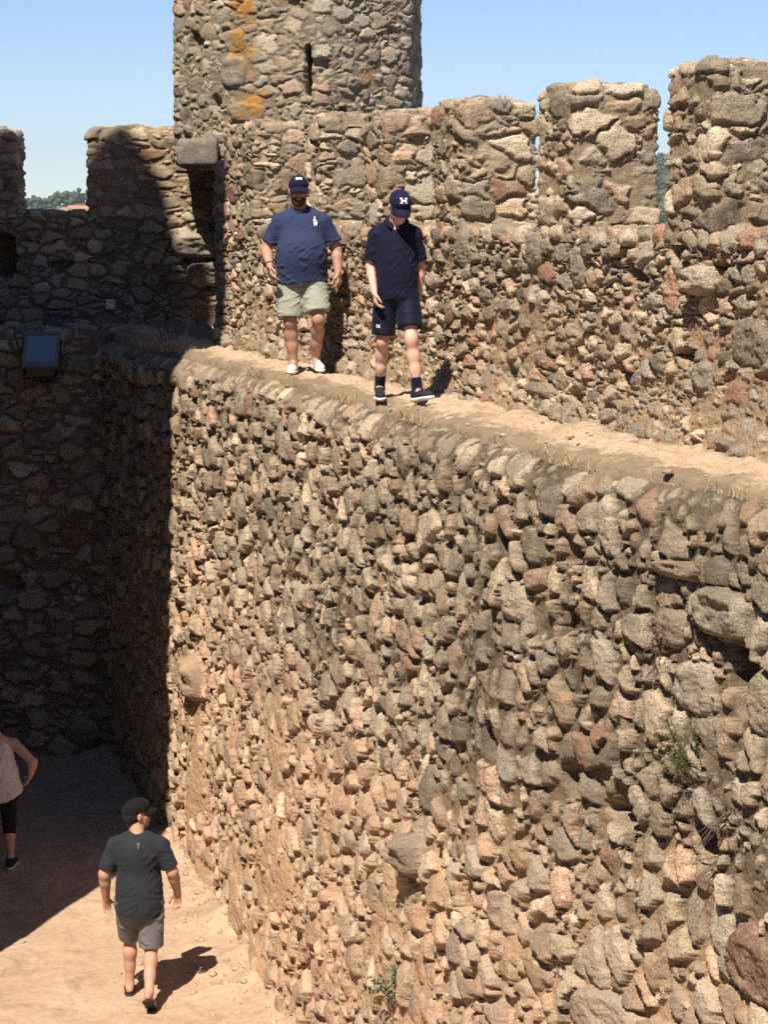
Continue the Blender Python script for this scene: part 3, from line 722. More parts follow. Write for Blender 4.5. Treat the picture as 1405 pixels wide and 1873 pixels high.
def fabric(name, col, rough=.85, var=.12, weave=700, sheen=.04, fine=.5):
    m, nt, b = newmat(name); setc(b, None, rough, .08); b.inputs['Sheen Weight'].default_value = sheen
    tc = nd(nt, 'ShaderNodeTexCoord'); co = tc.outputs['Object']; n = noise(nt, co, 9, 4, .6); n2 = noise(nt, co, weave, 2, .5)
    c = mix(nt, tuple(x * (1 - var) for x in col), tuple(x * (1 + var) for x in col), maprange(nt, n.outputs[0], .3, .7))
    c = mix(nt, c, tuple(x * .6 for x in col), mth(nt, 'MULTIPLY', maprange(nt, n2.outputs[0], .5, .7), fine))
    nt.links.new(c, b.inputs['Base Color'])
    n3 = noise(nt, co, 38, 3, .55); bump(nt, b, mth(nt, 'ADD', n3.outputs[0], mth(nt, 'MULTIPLY', n2.outputs[0], .15)), .3, .003)
    return m
def skin_mat(name, col):
    m, nt, b = newmat(name); setc(b, None, .55, .35)
    tc = nd(nt, 'ShaderNodeTexCoord'); co = tc.outputs['Object']; n = noise(nt, co, 14, 4, .6); n2 = noise(nt, co, 160, 3, .6)
    c = mix(nt, col, tuple(x * y for x, y in zip(col, (1.05, .82, .74))), maprange(nt, n.outputs[0], .35, .7))
    c = mix(nt, c, tuple(x * .75 for x in col), mth(nt, 'MULTIPLY', maprange(nt, n2.outputs[0], .5, .7), .3)); nt.links.new(c, b.inputs['Base Color'])
    b.inputs['Subsurface Weight'].default_value = .08; b.inputs['Subsurface Radius'].default_value = (.02, .008, .005); b.inputs['Subsurface Scale'].default_value = .5
    bump(nt, b, n2.outputs[0], .15, .002); return m
M_eye = plain('eye_wet', (.12, .09, .07), .15, .5)
M_skin_tan = skin_mat('skin_tan', (.42, .26, .195)); M_skin_pale = skin_mat('skin_pale', (.62, .41, .335)); M_skin_warm = skin_mat('skin_warm', (.44, .275, .205))
M_beard = fabric('dark_beard', (.075, .045, .03), .8, .3, 260); M_hair = fabric('dark_hair', (.022, .017, .014), .55, .3, 300)
M_hair_fair = fabric('brown_hair', (.10, .06, .035), .6, .3, 300)
M_blue = fabric('navy_blue_cotton', (.033, .045, .105)); M_navy = fabric('dark_navy_pique', (.010, .011, .028)); M_navy_sh = fabric('navy_shorts', (.009, .010, .025), .6)
M_sage = fabric('sage_cotton', (.33, .345, .30)); M_char = fabric('charcoal_cotton', (.026, .029, .036)); M_grey = fabric('grey_shorts', (.15, .145, .155), .7)
M_white = plain('white_canvas', (.80, .80, .78), .6, .3, .05, 60, bumpy=.2); M_mark = plain('white_print', (.70, .70, .73), .6, .3, .02)
M_cap_navy = fabric('navy_cap_cloth', (.013, .014, .040)); M_cap_black = fabric('black_cap_cloth', (.010, .0095, .011)); M_shoe_dark = fabric('dark_shoe_mesh', (.022, .026, .034), .7)
M_rubber = plain('dark_rubber', (.03, .026, .022), .7, .3); M_strap = plain('black_strap', (.018, .016, .016), .6, .3)
M_tank = fabric('pale_pink_jersey', (.68, .65, .65)); M_capri = fabric('black_leggings', (.020, .016, .020)); M_red = fabric('coral_cloth', (.55, .12, .11))
def shoe(name, ank, toe, mat, sole, parent, L=.27, tilt=0.0, laces=None, high=0.0):
    """a shoe as upper with sole as sub-part; ank = ankle joint, toe = direction"""
    a = np.array(ank, float); d = unit((toe[0], toe[1], 0)); u = np.array((0, 0, 1.)); d2 = unit(d * math.cos(tilt) + u * math.sin(tilt)); u2 = unit(u * math.cos(tilt) - d * math.sin(tilt)); s = np.cross(d2, u2)
    M = np.stack([s, -d2, u2], 1); g = a - u2 * .083
    def P(x, y, z): return g + s * x + d2 * y + u2 * z
    P_ = [('ell', P(0, -.035, .045), (.037, .048, .045), M, .02), ('ell', P(0, .05, .042), (.040, .08, .038), M, .03), ('ell', P(0, .135, .03), (.043, .065, .030), M, .03), ('cap', P(0, -.01, .06), P(0, -.008, .100 + high), .042, .040, .02)]
    def cut(X, Y, Z, F):
        l = (X - g[0]) * u2[0] + (Y - g[1]) * u2[1] + (Z - g[2]) * u2[2]
        return np.maximum(np.maximum(F, .016 - l), l - .105 - high)
    o = sdf_obj(name, P_, .0055, mat, parent, cut, it=2)
    S_ = [('ell', P(0, -.03, .012), (.041, .058, .03), M, .02), ('ell', P(0, .06, .012), (.042, .09, .03), M, .04), ('ell', P(0, .14, .012), (.047, .068, .03), M, .03)]
    def cut2(X, Y, Z, F):
        l = (X - g[0]) * u2[0] + (Y - g[1]) * u2[1] + (Z - g[2]) * u2[2]; return np.maximum(np.maximum(F, -.008 - l), l - .019)
    sdf_obj('sole', S_, .0055, sole, o, cut2, it=1)
    if laces is not None:
        mb = MB()
        for k in range(4):
            y = .045 + .022 * k; z = .088 - .010 * k; mb.tube([P(-.026, y, z - .006), P(0, y + .004, z + .006), P(.026, y, z - .006)], .0035, 5)
        mb.build('laces', laces, o, True)
    return o
def arm(sh, el, wr, r=(.052, .043, .029)):
    m = tuple(np.array(el) * .68 + np.array(wr) * .32)
    return [('cap', sh, el, r[0], r[1], .02), ('cap', el, m, r[1], r[1] * .98, .015), ('cap', m, wr, r[1] * .96, r[2], .015)]
def leg(hp, kn, an, r=(.088, .060, .038)):
    kn = np.array(kn, float); an = np.array(an, float); hp = np.array(hp, float); ax = unit(an - kn); back = np.array((0, 1.0, 0)); back = unit(back - ax * (back @ ax))
    c = kn + (an - kn) * .33 + back * .018
    return [('cap', hp, kn, r[0], r[1] * .82, .03), ('ell', kn + np.array((0, -.014, 0)), (r[1] * .5, r[1] * .62, r[1] * .9), None, .035), ('cap', kn, c, r[1] * .81, r[1] * .85, .04), ('cap', c, kn + (an - kn) * .64 + back * .006, r[1] * .85, r[2] * 1.15, .04), ('cap', kn + (an - kn) * .6, an, r[2] * 1.15, r[2], .03)]
def foot(an, toe, sc=1.0, heel_up=0.0):
    a = np.array(an, float); d = unit((toe[0], toe[1], 0)); u = np.array((0, 0, 1.)); d2 = unit(d * math.cos(heel_up) - u * math.sin(heel_up)); u2 = unit(u * math.cos(heel_up) + d * math.sin(heel_up)); s = np.cross(d2, u2)
    g = a - u2 * .075
    P_ = [('cap', a, g + u2 * .035 - d2 * .04, .036, .032, .02), ('cap', g + u2 * .045 + d2 * .0, g + u2 * .028 + d2 * .12, .034, .026, .02), ('cap', g + u2 * .022 - s * .022 + d2 * .08, g + u2 * .018 - s * .026 + d2 * .14, .02, .016, .02), ('cap', g + u2 * .022 + s * .022 + d2 * .08, g + u2 * .018 + s * .022 + d2 * .15, .02, .017, .02)]
    for i, (o, L, r) in enumerate(((.030, .192, .0125), (.012, .188, .009), (-.004, .18, .0085), (-.019, .17, .008), (-.033, .158, .008))):
        P_.append(('cap', g + u2 * .016 + s * o * .9 + d2 * .13, g + u2 * .012 + s * o + d2 * L, r * 1.1, r, .005))
    return P_, g, d2, u2, s
# ---- the bearded man on the wall walk
def gz(x, y):
    s = x * T[0] + y * T[1]; o = x * N[0] + y * N[1]; return ZW
def bearded_man():
    r = empty('person', (-.745, 18.95, .5 * (walk_z(-.83, 18.93) + walk_z(-.62, 19.02)) + .002), 'bearded man in blue T-shirt, sage shorts and white shoes on the wall walk', 'person')
    H = Head((-.025, -.03, 1.655), 4, 3, 0, 1.06)
    shL, shR = (-.208, .015, 1.375), (.208, .015, 1.375); elL, elR = (-.325, .045, 1.135), (.312, .06, 1.13); wrL, wrR = (-.283, -.135, .985), (.330, -.02, .925)
    hpL, knL, anL = (-.105, 0, .90), (-.108, -.05, .49), (-.085, .02, .105); hpR, knR, anR = (.105, 0, .90), (.150, -.11, .51), (.118, .13, .135)
    B = H.prims(1.12) + [('cap', H.p(0, .02, -.06), (-.01, .03, 1.45), .066, .068, .03), ('ell', (0, .01, 1.28), (.18, .12, .17), None, .05), ('ell', (0, -.045, 1.10), (.205, .165, .19), None, .05), ('ell', (0, 0, .93), (.18, .13, .12), None, .05),
         ('cap', (-.05, .02, 1.43), shL, .045, .045, .03), ('cap', (.05, .02, 1.43), shR, .045, .045, .03)]
    B += arm(shL, elL, wrL, (.050, .050, .033)) + arm(shR, elR, wrR, (.050, .050, .033)) + hand(wrL, (.18, -.45, -.9), (.9, .3, -.1), (.1, -.9, .3), .5, 1.06) + hand(wrR, (.10, -.10, -.98), (-.8, .5, -.1), (-.5, -.8, .2), .72, 1.06)
    B += leg(hpL, knL, anL, (.10, .066, .041)) + leg(hpR, knR, anR, (.10, .066, .041)) + [('cap', anL, (-.09, -.1, .05), .038, .03, .02), ('cap', anR, (.13, .02, .06), .038, .03, .02)]
    sdf_obj('body', B, .0055, M_skin_tan, r, subs=H.sockets()); H.eyes(r)
    S_ = [('ell', (0, .012, 1.315), (.215, .150, .19), None, .05), ('ell', (0, -.052, 1.09), (.228, .190, .25), None, .07), ('ell', (0, -.012, .88), (.238, .178, .36), None, .06), ('cap', (-.05, .022, 1.455), (-.19, .02, 1.378), .066, .070, .05), ('cap', (.05, .022, 1.455), (.19, .02, 1.378), .066, .070, .05),
          ('cone', (-.20, .015, 1.375), tuple(np.array(shL) * .26 + np.array(elL) * .74), .074, .079, .04), ('cone', (.20, .015, 1.375), tuple(np.array(shR) * .26 + np.array(elR) * .74), .074, .079, .04)]
    def cut(X, Y, Z, F):
        F = np.maximum(F, .855 + .012 * np.sin(X * 14) - .02 * (Y < 0) - Z)
        nk = pdist(('cap', (-.012, -.045, 1.515), (-.012, -.02, 1.64), .070, .085, 0), X, Y, Z); return np.maximum(F, -nk)
    sh = sdf_obj('t_shirt', S_, .006, M_blue, r, cut, disp=folds(.015, 401, (.9, -.5, .25), 3.5, 15))
    decal('emblem', ["00110000", "00111000", "00110000", "01111000", "11111100", "01111110", "00111110", "01111111", "01111111", "00111111", "00110111", "00100010"], (.125, 0, 1.385), (1, 0, 0), (0, 0, 1), (.038, .088), sh, M_mark, sh, (0, 1, 0))
    mb = MB()                                                                    # ribbed neckline
    mb.tube([(-.012 + .074 * math.sin(a), .0 - .082 * math.cos(a), 1.502 - .040 * math.cos(a)) for a in np.linspace(-PI, PI, 33)], .0085, 6); mb.build('neckband', M_blue, sh, True)
    P_ = [('ell', (0, 0, .93), (.20, .155, .14), None, .03), ('cone', hpL, tuple(np.array(hpL) * .08 + np.array(knL) * .92), .125, .118, .03), ('cone', hpR, tuple(np.array(hpR) * .16 + np.array(knR) * .84), .125, .118, .03)]
    so = sdf_obj('shorts', P_, .006, M_sage, r, disp=folds(.014, 431, (.5, -.8, 0), 3.5, 14))
    bp = [H.ell((0, -.034, -.052), (.068, .070, .076), .03), H.ell((0, -.066, -.100), (.038, .032, .032), .02), H.cap((-.026, -.096, -.050), (.026, -.096, -.050), .009, .009, .01)]
    def bcut(X, Y, Z, F):
        l = [(X - H.c[0]) * H.M[0, k] + (Y - H.c[1]) * H.M[1, k] + (Z - H.c[2]) * H.M[2, k] for k in range(3)]
        l = [q / H.sc for q in l]
        F = np.maximum(F, l[2] + .054 - .9 * np.clip(np.abs(l[0]) - .052, 0, .03) * 2.0); F = np.maximum(F, l[1] - .012)
        return np.maximum(F, -(np.sqrt((l[0] / .021) ** 2 + ((l[2] + .066) / .0085) ** 2) - 1) * .01 * (l[1] < -.05) - 1e3 * (l[1] >= -.05))
    sdf_obj('beard', bp, .005, M_beard, r, bcut, disp=lambda V, n: .003 * vnoise(V[:, 0] * 120, V[:, 2] * 120, 5))
    hr = [H.ell((0, .03, .02), (.081, .088, .080), .02)]
    sdf_obj('hair', hr, .006, M_hair, r, lambda X, Y, Z, F: np.maximum(F, np.maximum((H.c[1] - .002 - Y), H.c[2] - .05 - Z)))
    c = H.cap_on(M_cap_navy, r)
    decal('badge', ["111111111", "111111111", "111101111"], H.p(0, -.05, .098), H.M[:, 0], H.M[:, 2], (.058, .024), c, M_mark, c, H.M @ np.array((0, 1, -.25)))
    shoe('shoe', anL, (-.08, -1), M_white, M_white, r, laces=M_mark); shoe('shoe', anR, (.34, -1), M_white, M_white, r, laces=M_mark, tilt=-.12)
    mb = MB(); w_ = np.array(wrL) + unit(np.array(elL) - np.array(wrL)) * .02; ax = unit(np.array(elL) - np.array(wrL)); a1 = unit(np.cross(ax, (0, 0, 1))); a2 = np.cross(ax, a1)
    mb.tube([w_ + (a1 * math.cos(t) + a2 * math.sin(t)) * .037 for t in np.linspace(0, 2 * PI, 20)], .006, 6); mb.build('bracelet', M_strap, r, True)
bearded_man()
# ---- the boy in front of him
def boy():
    r = empty('person', (.085, 16.1, .5 * (walk_z(0, 16.2) + walk_z(.27, 15.9)) + .002), 'boy in navy polo and shorts looking down as he walks on the wall', 'person')
    H = Head((.035, -.07, 1.508), 14, 31, 0, .98)
    shL, shR = (-.158, .01, 1.295), (.160, .03, 1.295); elL, elR = (-.190, .03, 1.055), (.198, .10, 1.05); wrL, wrR = (-.160, -.105, .862), (.185, .12, .83)
    hpL, knL, anL = (-.075, .01, .84), (-.095, .0, .48), (-.118, .15, .125); hpR, knR, anR = (.095, 0, .84), (.125, -.13, .50), (.172, -.16, .118)
    B = H.prims(.96) + [('cap', H.p(0, .02, -.06), (.005, .025, 1.375), .052, .058, .03), ('ell', (0, .02, 1.21), (.138, .095, .15), None, .05), ('ell', (.005, .0, 1.02), (.138, .10, .18), None, .05), ('ell', (.01, 0, .86), (.145, .11, .11), None, .05),
         ('cap', (-.03, .02, 1.345), shL, .034, .034, .02), ('cap', (.04, .02, 1.345), shR, .034, .034, .02)]
    B += arm(shL, elL, wrL, (.038, .037, .026)) + arm(shR, elR, wrR, (.038, .037, .026)) + hand(wrL, (.12, -.18, -.97), (.9, .25, .1), (.2, -.95, .1), .55, .94) + hand(wrR, (0, .05, -1), (-.9, 0, 0), (0, -1, 0), .5, .94)
    B += leg(hpL, knL, anL, (.078, .054, .034)) + leg(hpR, knR, anR, (.078, .054, .034)) + [('cap', anL, (-.12, .05, .05), .03, .025, .02), ('cap', anR, (.22, -.26, .07), .03, .025, .02)]
    sdf_obj('body', B, .0055, M_skin_pale, r, subs=H.sockets()); H.eyes(r)
    S_ = [('ell', (0, .02, 1.235), (.160, .118, .165), None, .05), ('ell', (.005, -.005, 1.04), (.160, .128, .24), None, .06), ('ell', (.01, 0, .86), (.166, .128, .30), None, .05), ('cap', (-.035, .022, 1.365), (-.145, .015, 1.298), .050, .054, .04), ('cap', (.045, .022, 1.365), (.15, .03, 1.298), .050, .054, .04),
          ('cone', (-.152, .01, 1.295), tuple(np.array(shL) * .20 + np.array(elL) * .80), .055, .064, .035), ('cone', (.155, .03, 1.295), tuple(np.array(shR) * .20 + np.array(elR) * .80), .055, .064, .035)]
    def cut(X, Y, Z, F):
        F = np.maximum(F, .80 + .015 * np.sin(X * 17 + 1) - Z)
        nk = pdist(('cap', (.012, -.05, 1.385), (.012, -.02, 1.5), .052, .064, 0), X, Y, Z); vv = pdist(('cap', (.012, -.12, 1.32), (.012, -.07, 1.40), .012, .04, 0), X, Y, Z); return np.maximum(np.maximum(F, -nk), -vv)
    sh = sdf_obj('polo_shirt', S_, .006, M_navy, r, cut, disp=folds(.013, 501, (1.1, -.4, .5), 3.5, 16))
    V = []; Fq = []; n = 22                                                      # turned-down collar, open at the throat
    for i in range(n):
        a = R_(22 + 316 * i / (n - 1)); up_ = (math.sin(a), -math.cos(a)); fr = max(0, math.cos(a))
        for j, (rr, dz) in enumerate(((.058, .0), (.066, .016), (.078, .004), (.092, -.022))):
            V.append((.010 + up_[0] * rr * 1.05, .012 + up_[1] * rr * 1.0 - (.02 if j == 3 else 0) * fr, 1.405 + dz - .050 * fr ** 1.5 + .01 * (1 - fr)))
    for i in range(n - 1):
        for j in range(3): Fq.append((i * 4 + j, (i + 1) * 4 + j, (i + 1) * 4 + j + 1, i * 4 + j + 1))
    co = link('collar', py_mesh('collar', V, Fq, True), M_navy, sh); md = co.modifiers.new('thick', 'SOLIDIFY'); md.thickness = .006
    P_ = [('ell', (.01, 0, .85), (.162, .128, .12), None, .03), ('cone', hpL, tuple(np.array(hpL) * .13 + np.array(knL) * .87), .096, .094, .03), ('cone', hpR, tuple(np.array(hpR) * .26 + np.array(knR) * .74), .096, .096, .03)]
    so = sdf_obj('shorts', P_, .006, M_navy_sh, r, disp=folds(.013, 531, (.7, -.9, 0), 3.5, 14))
    decal('emblem', ["1101", "0110", "1011"], (-.130, -.05, .60), (1, 0, 0), (0, 0, 1), (.030, .024), so, M_mark, so, (0, 1, 0))
    hr = [H.ell((0, .026, .016), (.081, .088, .082), .02)]
    sdf_obj('hair', hr, .006, M_hair_fair, r, lambda X, Y, Z, F: np.maximum(F, np.maximum((H.c[1] + .005 - Y), H.c[2] - .045 - Z)))
    c = H.cap_on(M_cap_navy, r, brim=.078)
    decal('emblem', ["111000111", "111000111", "011000110", "011111110", "011111110", "011000110", "111000111", "111000111"], H.p(0, -.05, .096), H.M[:, 0], H.M[:, 2], (.056, .042), c, M_mark, c, H.M @ np.array((0, 1, -.25)))
    for an, kn, toe, tl in ((anL, knL, (.02, -1), -.10), (anR, knR, (.62, -1), .16)):
        shoe('shoe', an, toe, M_shoe_dark, M_white, r, laces=M_strap, tilt=tl)
        an = np.array(an); d_ = unit(np.array(kn) - an)
        sdf_obj('sock', [('cap', an - d_ * .01, an + d_ * .075, .041, .043, .01)], .006, M_navy, r)
boy()
# ---- the man down in the yard, seen from behind
def yard_man():
    gzv = float(terrain(np.array([-2.07]), np.array([16.9]))[0])
    r = empty('person', (-2.07, 16.90, gzv), 'man in a black cap, charcoal T-shirt and grey shorts walking away across the sandy yard', 'person', rz=PI)
    H = Head((.01, -.035, 1.625), -62, -6, 0, 1.04)
    shL, shR = (.200, .01, 1.37), (-.200, .01, 1.37); elL, elR = (.285, .035, 1.125), (-.285, .02, 1.14); wrL, wrR = (.288, -.06, .885), (-.315, -.10, .92)
    hpL, knL, anL = (.095, 0, .88), (.105, -.20, .50), (.115, -.16, .095); hpR, knR, anR = (-.095, 0, .88), (-.095, .0, .47), (-.105, .30, .185)
    fL, gL, dL, uL, sL = foot(anL, (.12, -1), 1, 0.0); fR, gR, dR, uR, sR = foot(anR, (-.1, -1), 1, .62)
    B = H.prims(1.05) + [('cap', H.p(0, .02, -.06), (0, .03, 1.43), .062, .064, .03), ('ell', (0, .015, 1.27), (.172, .115, .17), None, .05), ('ell', (0, -.01, 1.08), (.165, .125, .19), None, .05), ('ell', (0, 0, .92), (.165, .125, .12), None, .05),
         ('cap', (.05, .02, 1.41), shL, .042, .042, .03), ('cap', (-.05, .02, 1.41), shR, .042, .042, .03)]
    B += arm(shL, elL, wrL, (.047, .050, .032)) + arm(shR, elR, wrR, (.047, .050, .032)) + hand(wrL, (-.05, -.15, -.98), (-.55, .8, 0), (-.9, -.5, .1), .6, 1.05) + hand(wrR, (.02, -.18, -.98), (.55, .8, 0), (.8, -.5, .1), .6, 1.05)
    B += leg(hpL, knL, anL, (.092, .064, .039)) + leg(hpR, knR, anR, (.092, .064, .039)) + fL + fR
    sdf_obj('body', B, .0055, M_skin_warm, r, subs=H.sockets()); H.eyes(r)
    S_ = [('ell', (0, .018, 1.31), (.205, .142, .185), None, .05), ('ell', (0, -.005, 1.07), (.192, .152, .25), None, .07), ('ell', (0, .008, .86), (.206, .168, .33), None, .06), ('cap', (.05, .022, 1.44), (.185, .015, 1.37), .064, .066, .045), ('cap', (-.05, .022, 1.44), (-.185, .015, 1.37), .064, .066, .045),
          ('cone', (.192, .01, 1.37), tuple(np.array(shL) * .16 + np.array(elL) * .84), .070, .074, .035), ('cone', (-.192, .01, 1.37), tuple(np.array(shR) * .16 + np.array(elR) * .84), .070, .074, .035)]
    def cut(X, Y, Z, F):
        F = np.maximum(F, .775 + .015 * np.sin(X * 13 + .5) - Z)
        nk = pdist(('cap', (0, .01, 1.515), (0, -.02, 1.62), .066, .078, 0), X, Y, Z); return np.maximum(F, -nk)
    def bk(V, n):                                                                # gathers over the small of the back
        f = folds(.012, 601, (.8, -.5, .3), 3.2, 14)(V, n); g = np.clip(1 - np.abs(V[:, 2] - .93) / .13, 0, 1) * (V[:, 1] > 0); return f + .012 * g * vnoise(V[:, 0] * 5, V[:, 2] * 22 + np.abs(V[:, 0]) * 9, 9)
    sh = sdf_obj('t_shirt', S_, .006, M_char, r, cut, disp=bk)
    decal('emblem', ["101", "111", "010", "010", "010"], (-.015, 0, 1.405), (-1, 0, 0), (0, 0, 1), (.022, .05), sh, M_grey, sh, (0, -1, 0))
    P_ = [('ell', (0, .005, .89), (.170, .132, .12), None, .03), ('cone', hpL, tuple(np.array(hpL) * .03 + np.array(knL) * .97), .118, .108, .03), ('cone', hpR, tuple(np.array(hpR) * .03 + np.array(knR) * .97), .118, .108, .03)]
    sdf_obj('shorts', P_, .006, M_grey, r, disp=folds(.015, 631, (.6, -.7, 0), 3.5, 14))
    hr = [H.ell((0, .028, .008), (.081, .090, .086), .02), ('cap', H.p(0, .05, -.03), H.p(0, .05, -.075), .058, .05, .02)]
    sdf_obj('hair', hr, .006, M_hair, r, lambda X, Y, Z, F: np.maximum(F, ((X - H.c[0]) * -H.M[0, 1] + (Y - H.c[1]) * -H.M[1, 1] + (Z - H.c[2]) * -H.M[2, 1]) + .012))
    H.cap_on(M_cap_black, r)
    for g, d, u, s in ((gL, dL, uL, sL), (gR, dR, uR, sR)):                      # flip-flops: sole and two straps
        M = np.stack([s, -d, u], 1)
        S2 = [('ell', g - d * .02 - u * .012, (.042, .055, .03), M, .02), ('ell', g + d * .07 - u * .012, (.044, .095, .03), M, .04), ('ell', g + d * .15 - u * .012, (.050, .065, .03), M, .03)]
        o = sdf_obj('flip_flop', S2, .0055, M_rubber, r, lambda X, Y, Z, F, g=g, u=u: np.maximum(np.maximum(F, -((X - g[0]) * u[0] + (Y - g[1]) * u[1] + (Z - g[2]) * u[2]) - .019), ((X - g[0]) * u[0] + (Y - g[1]) * u[1] + (Z - g[2]) * u[2]) + .001), it=1)
        mb = MB()
        for q in (-1, 1): mb.tube([g + d * .145 + u * .012, g + d * .105 + s * q * .022 + u * .045, g + d * .035 + s * q * .043 + u * .004], (.005, .0065, .0065), 6)
        mb.build('strap', M_strap, o, True)
yard_man()
# ---- the woman at the edge of the picture, in the shade
def woman():
    gzv = float(terrain(np.array([-3.93]), np.array([20.55]))[0])
    r = empty('person', (-3.93, 20.55, gzv), 'woman in a loose pale top and black leggings, hand on hip, in the shade', 'person', rz=PI)
    H = Head((.03, -.03, 1.50), 8, 4, 0, .97)
    shR, elR, wrR = (-.165, .01, 1.30), (-.375, .10, 1.13), (-.325, -.01, .955); shL, elL, wrL = (.165, .01, 1.30), (.22, .02, 1.05), (.23, -.06, .83)
    hpR, knR, anR = (-.09, 0, .83), (-.10, -.01, .45), (-.105, .03, .085); hpL, knL, anL = (.09, 0, .83), (.11, -.10, .46), (.13, -.16, .085)
    B = H.prims(.92) + [('cap', H.p(0, .02, -.06), (0, .02, 1.34), .048, .055, .03), ('ell', (0, .015, 1.22), (.15, .105, .16), None, .05), ('ell', (0, -.01, 1.0), (.15, .12, .16), None, .05), ('ell', (0, .01, .86), (.175, .135, .12), None, .05), ('cap', (.05, .02, 1.335), shL, .045, .05, .04), ('cap', (-.05, .02, 1.335), shR, .045, .05, .04)]
    B += arm(shL, elL, wrL, (.052, .042, .027)) + arm(shR, elR, wrR, (.055, .044, .027)) + hand(wrL, (0, -.1, -1), (-.9, 0, 0), (0, -1, 0), .5, .92) + hand(wrR, (.45, -.3, -.8), (.8, 0, .3), (.3, -.9, .1), .3, .92)
    B += leg(hpL, knL, anL, (.09, .058, .036)) + leg(hpR, knR, anR, (.09, .058, .036)) + [('cap', anL, (.14, -.27, .05), .03, .025, .02), ('cap', anR, (-.105, -.07, .05), .03, .025, .02)]
    sdf_obj('body', B, .006, M_skin_pale, r, subs=H.sockets()); H.eyes(r)
    S_ = [('ell', (0, .015, 1.20), (.165, .125, .17), None, .05), ('ell', (0, -.0, .98), (.205, .160, .22), None, .08), ('ell', (0, .01, .82), (.245, .19, .17), None, .08), ('cap', (-.085, .02, 1.30), (-.09, .03, 1.22), .04, .06, .04), ('cap', (.085, .02, 1.30), (.09, .03, 1.22), .04, .06, .04)]
    def cut(X, Y, Z, F):
        F = np.maximum(F, .70 + .10 * (X / .25) ** 2 - Z)
        key = pdist(('cap', (-.02, .16, 1.165), (-.02, .18, 1.215), .040, .012, 0), X, Y, Z)
        return np.maximum(np.maximum(F, -key), -pdist(('cap', (0, .06, 1.36), (0, .10, 1.30), .07, .035, 0), X, Y, Z))
    top = sdf_obj('tank_top', S_, .006, M_tank, r, cut, disp=folds(.012, 701, (1.4, -.8, .3), 8, 15))
    sdf_obj('bra', [('ell', (0, .015, 1.20), (.158, .122, .10), None, .03)], .006, M_red, r)
    mb = MB(); mb.tube([(.06, .06, 1.37), (.02, .145, 1.27), (.12, .175, 1.12), (.21, .15, .95)], .010, 6); mb.build('bag_strap', M_strap, r, True)
    P_ = [('ell', (0, .01, .84), (.185, .145, .13), None, .03), ('cone', hpL, tuple(np.array(knL) * .72 + np.array(anL) * .28), .100, .064, .03), ('cone', hpR, tuple(np.array(knR) * .72 + np.array(anR) * .28), .100, .064, .03)]
    sdf_obj('leggings', P_, .006, M_capri, r, disp=folds(.006, 731, (.5, -.7, 0), 7, 20))
    hr = [H.ell((0, .03, .015), (.090, .098, .102), .02), ('cap', H.p(0, .06, -.03), H.p(0, .075, -.13), .06, .045, .03)]
    sdf_obj('hair', hr, .006, M_hair, r, lambda X, Y, Z, F: np.maximum(F, -(H.c[1] * 0 + Y - H.c[1]) - .045))
    shoe('shoe', anL, (.1, -1), M_shoe_dark, M_white, r); shoe('shoe', anR, (-.08, -1), M_shoe_dark, M_white, r)
woman()
# ------------------------------------------------------------------ fittings on the shaded wall
M_house = plain('grey_cast_metal', (.15, .15, .155), .5, .4, .15, 40, metal=.3); M_dark = plain('black_iron', (.03, .03, .032), .6, .3)
def glass_mat():
    m, nt, b = newmat('lamp_glass'); setc(b, (.10, .115, .125), .12, .9); b.inputs['Metallic'].default_value = .6; b.inputs['Coat Weight'].default_value = .6; return m
fl_ = empty('floodlight', (-4.03, 24.42, -1.60), 'grey floodlight with a bluish glass front on the shaded wall under the far parapet', 'floodlight')
fl_.scale = (1.05, 1.05, 1.32)
rt = Matrix.Rotation(R_(-46), 3, 'X')
def fb(name, mat, parent, f, bev=0.012):
    mb = MB(); f(mb); o = mb.build(name, mat, parent)
    if bev: md = o.modifiers.new('bevel', 'BEVEL'); md.width = bev; md.segments = 2
    return o
def trap(m):
    for p in ((-.19, .0, -.20), (.19, .0, -.20), (.19, .0, .21), (-.19, .0, .21), (-.13, .16, -.17), (.13, .16, -.17), (.13, .16, .15), (-.13, .16, .15)): m.V.append(rt @ Vector(p))
    m.F += [(0, 1, 2, 3)[::-1][::-1], (4, 7, 6, 5), (0, 4, 5, 1), (1, 5, 6, 2), (2, 6, 7, 3), (3, 7, 4, 0)]
hs = fb('housing', M_house, fl_, trap)
def frame(m):
    for c, d in (((0, -.012, .195), (.40, .035, .035)), ((0, -.012, -.185), (.40, .035, .07)), ((-.183, -.012, .012), (.035, .034, .34)), ((.183, -.012, .012), (.035, .034, .34))): m.box(rt @ Vector(c), d, rt)
fb('rim', M_house, hs, frame, .006)
fb('glass', glass_mat(), fl_, lambda m: m.box(rt @ Vector((0, -.010, .012)), (.335, .012, .35), rt), 0)
def brk(m):
    for q in (-1, 1): m.box((q * .212, .05, -.06), (.014, .05, .30)); m.box((q * .212, .13, -.2), (.014, .2, .04))
    m.box((0, .05, -.25), (.44, .05, .014)); m.box((0, .22, -.25), (.1, .34, .03))
fb('bracket', M_dark, fl_, brk, .003)
mb = MB(); mb.tube([(-.16, .1, -.1), (-.26, .06, .02), (-.30, .05, .12), (-.33, .2, .2)], .010, 6); mb.build('cable', M_dark, fl_, True)
bx = empty('junction_box', (-3.44, 26.20, -1.135), 'small white box fixed low on the shaded far parapet', 'box')
wb = plain('white_plastic', (.72, .72, .70), .45, .35, .05)
fb('case', wb, bx, lambda m: m.box((0, 0, 0), (.115, .07, .125)), .008); fb('lid', wb, bx, lambda m: m.box((0, -.039, .0), (.095, .008, .10)), .003)
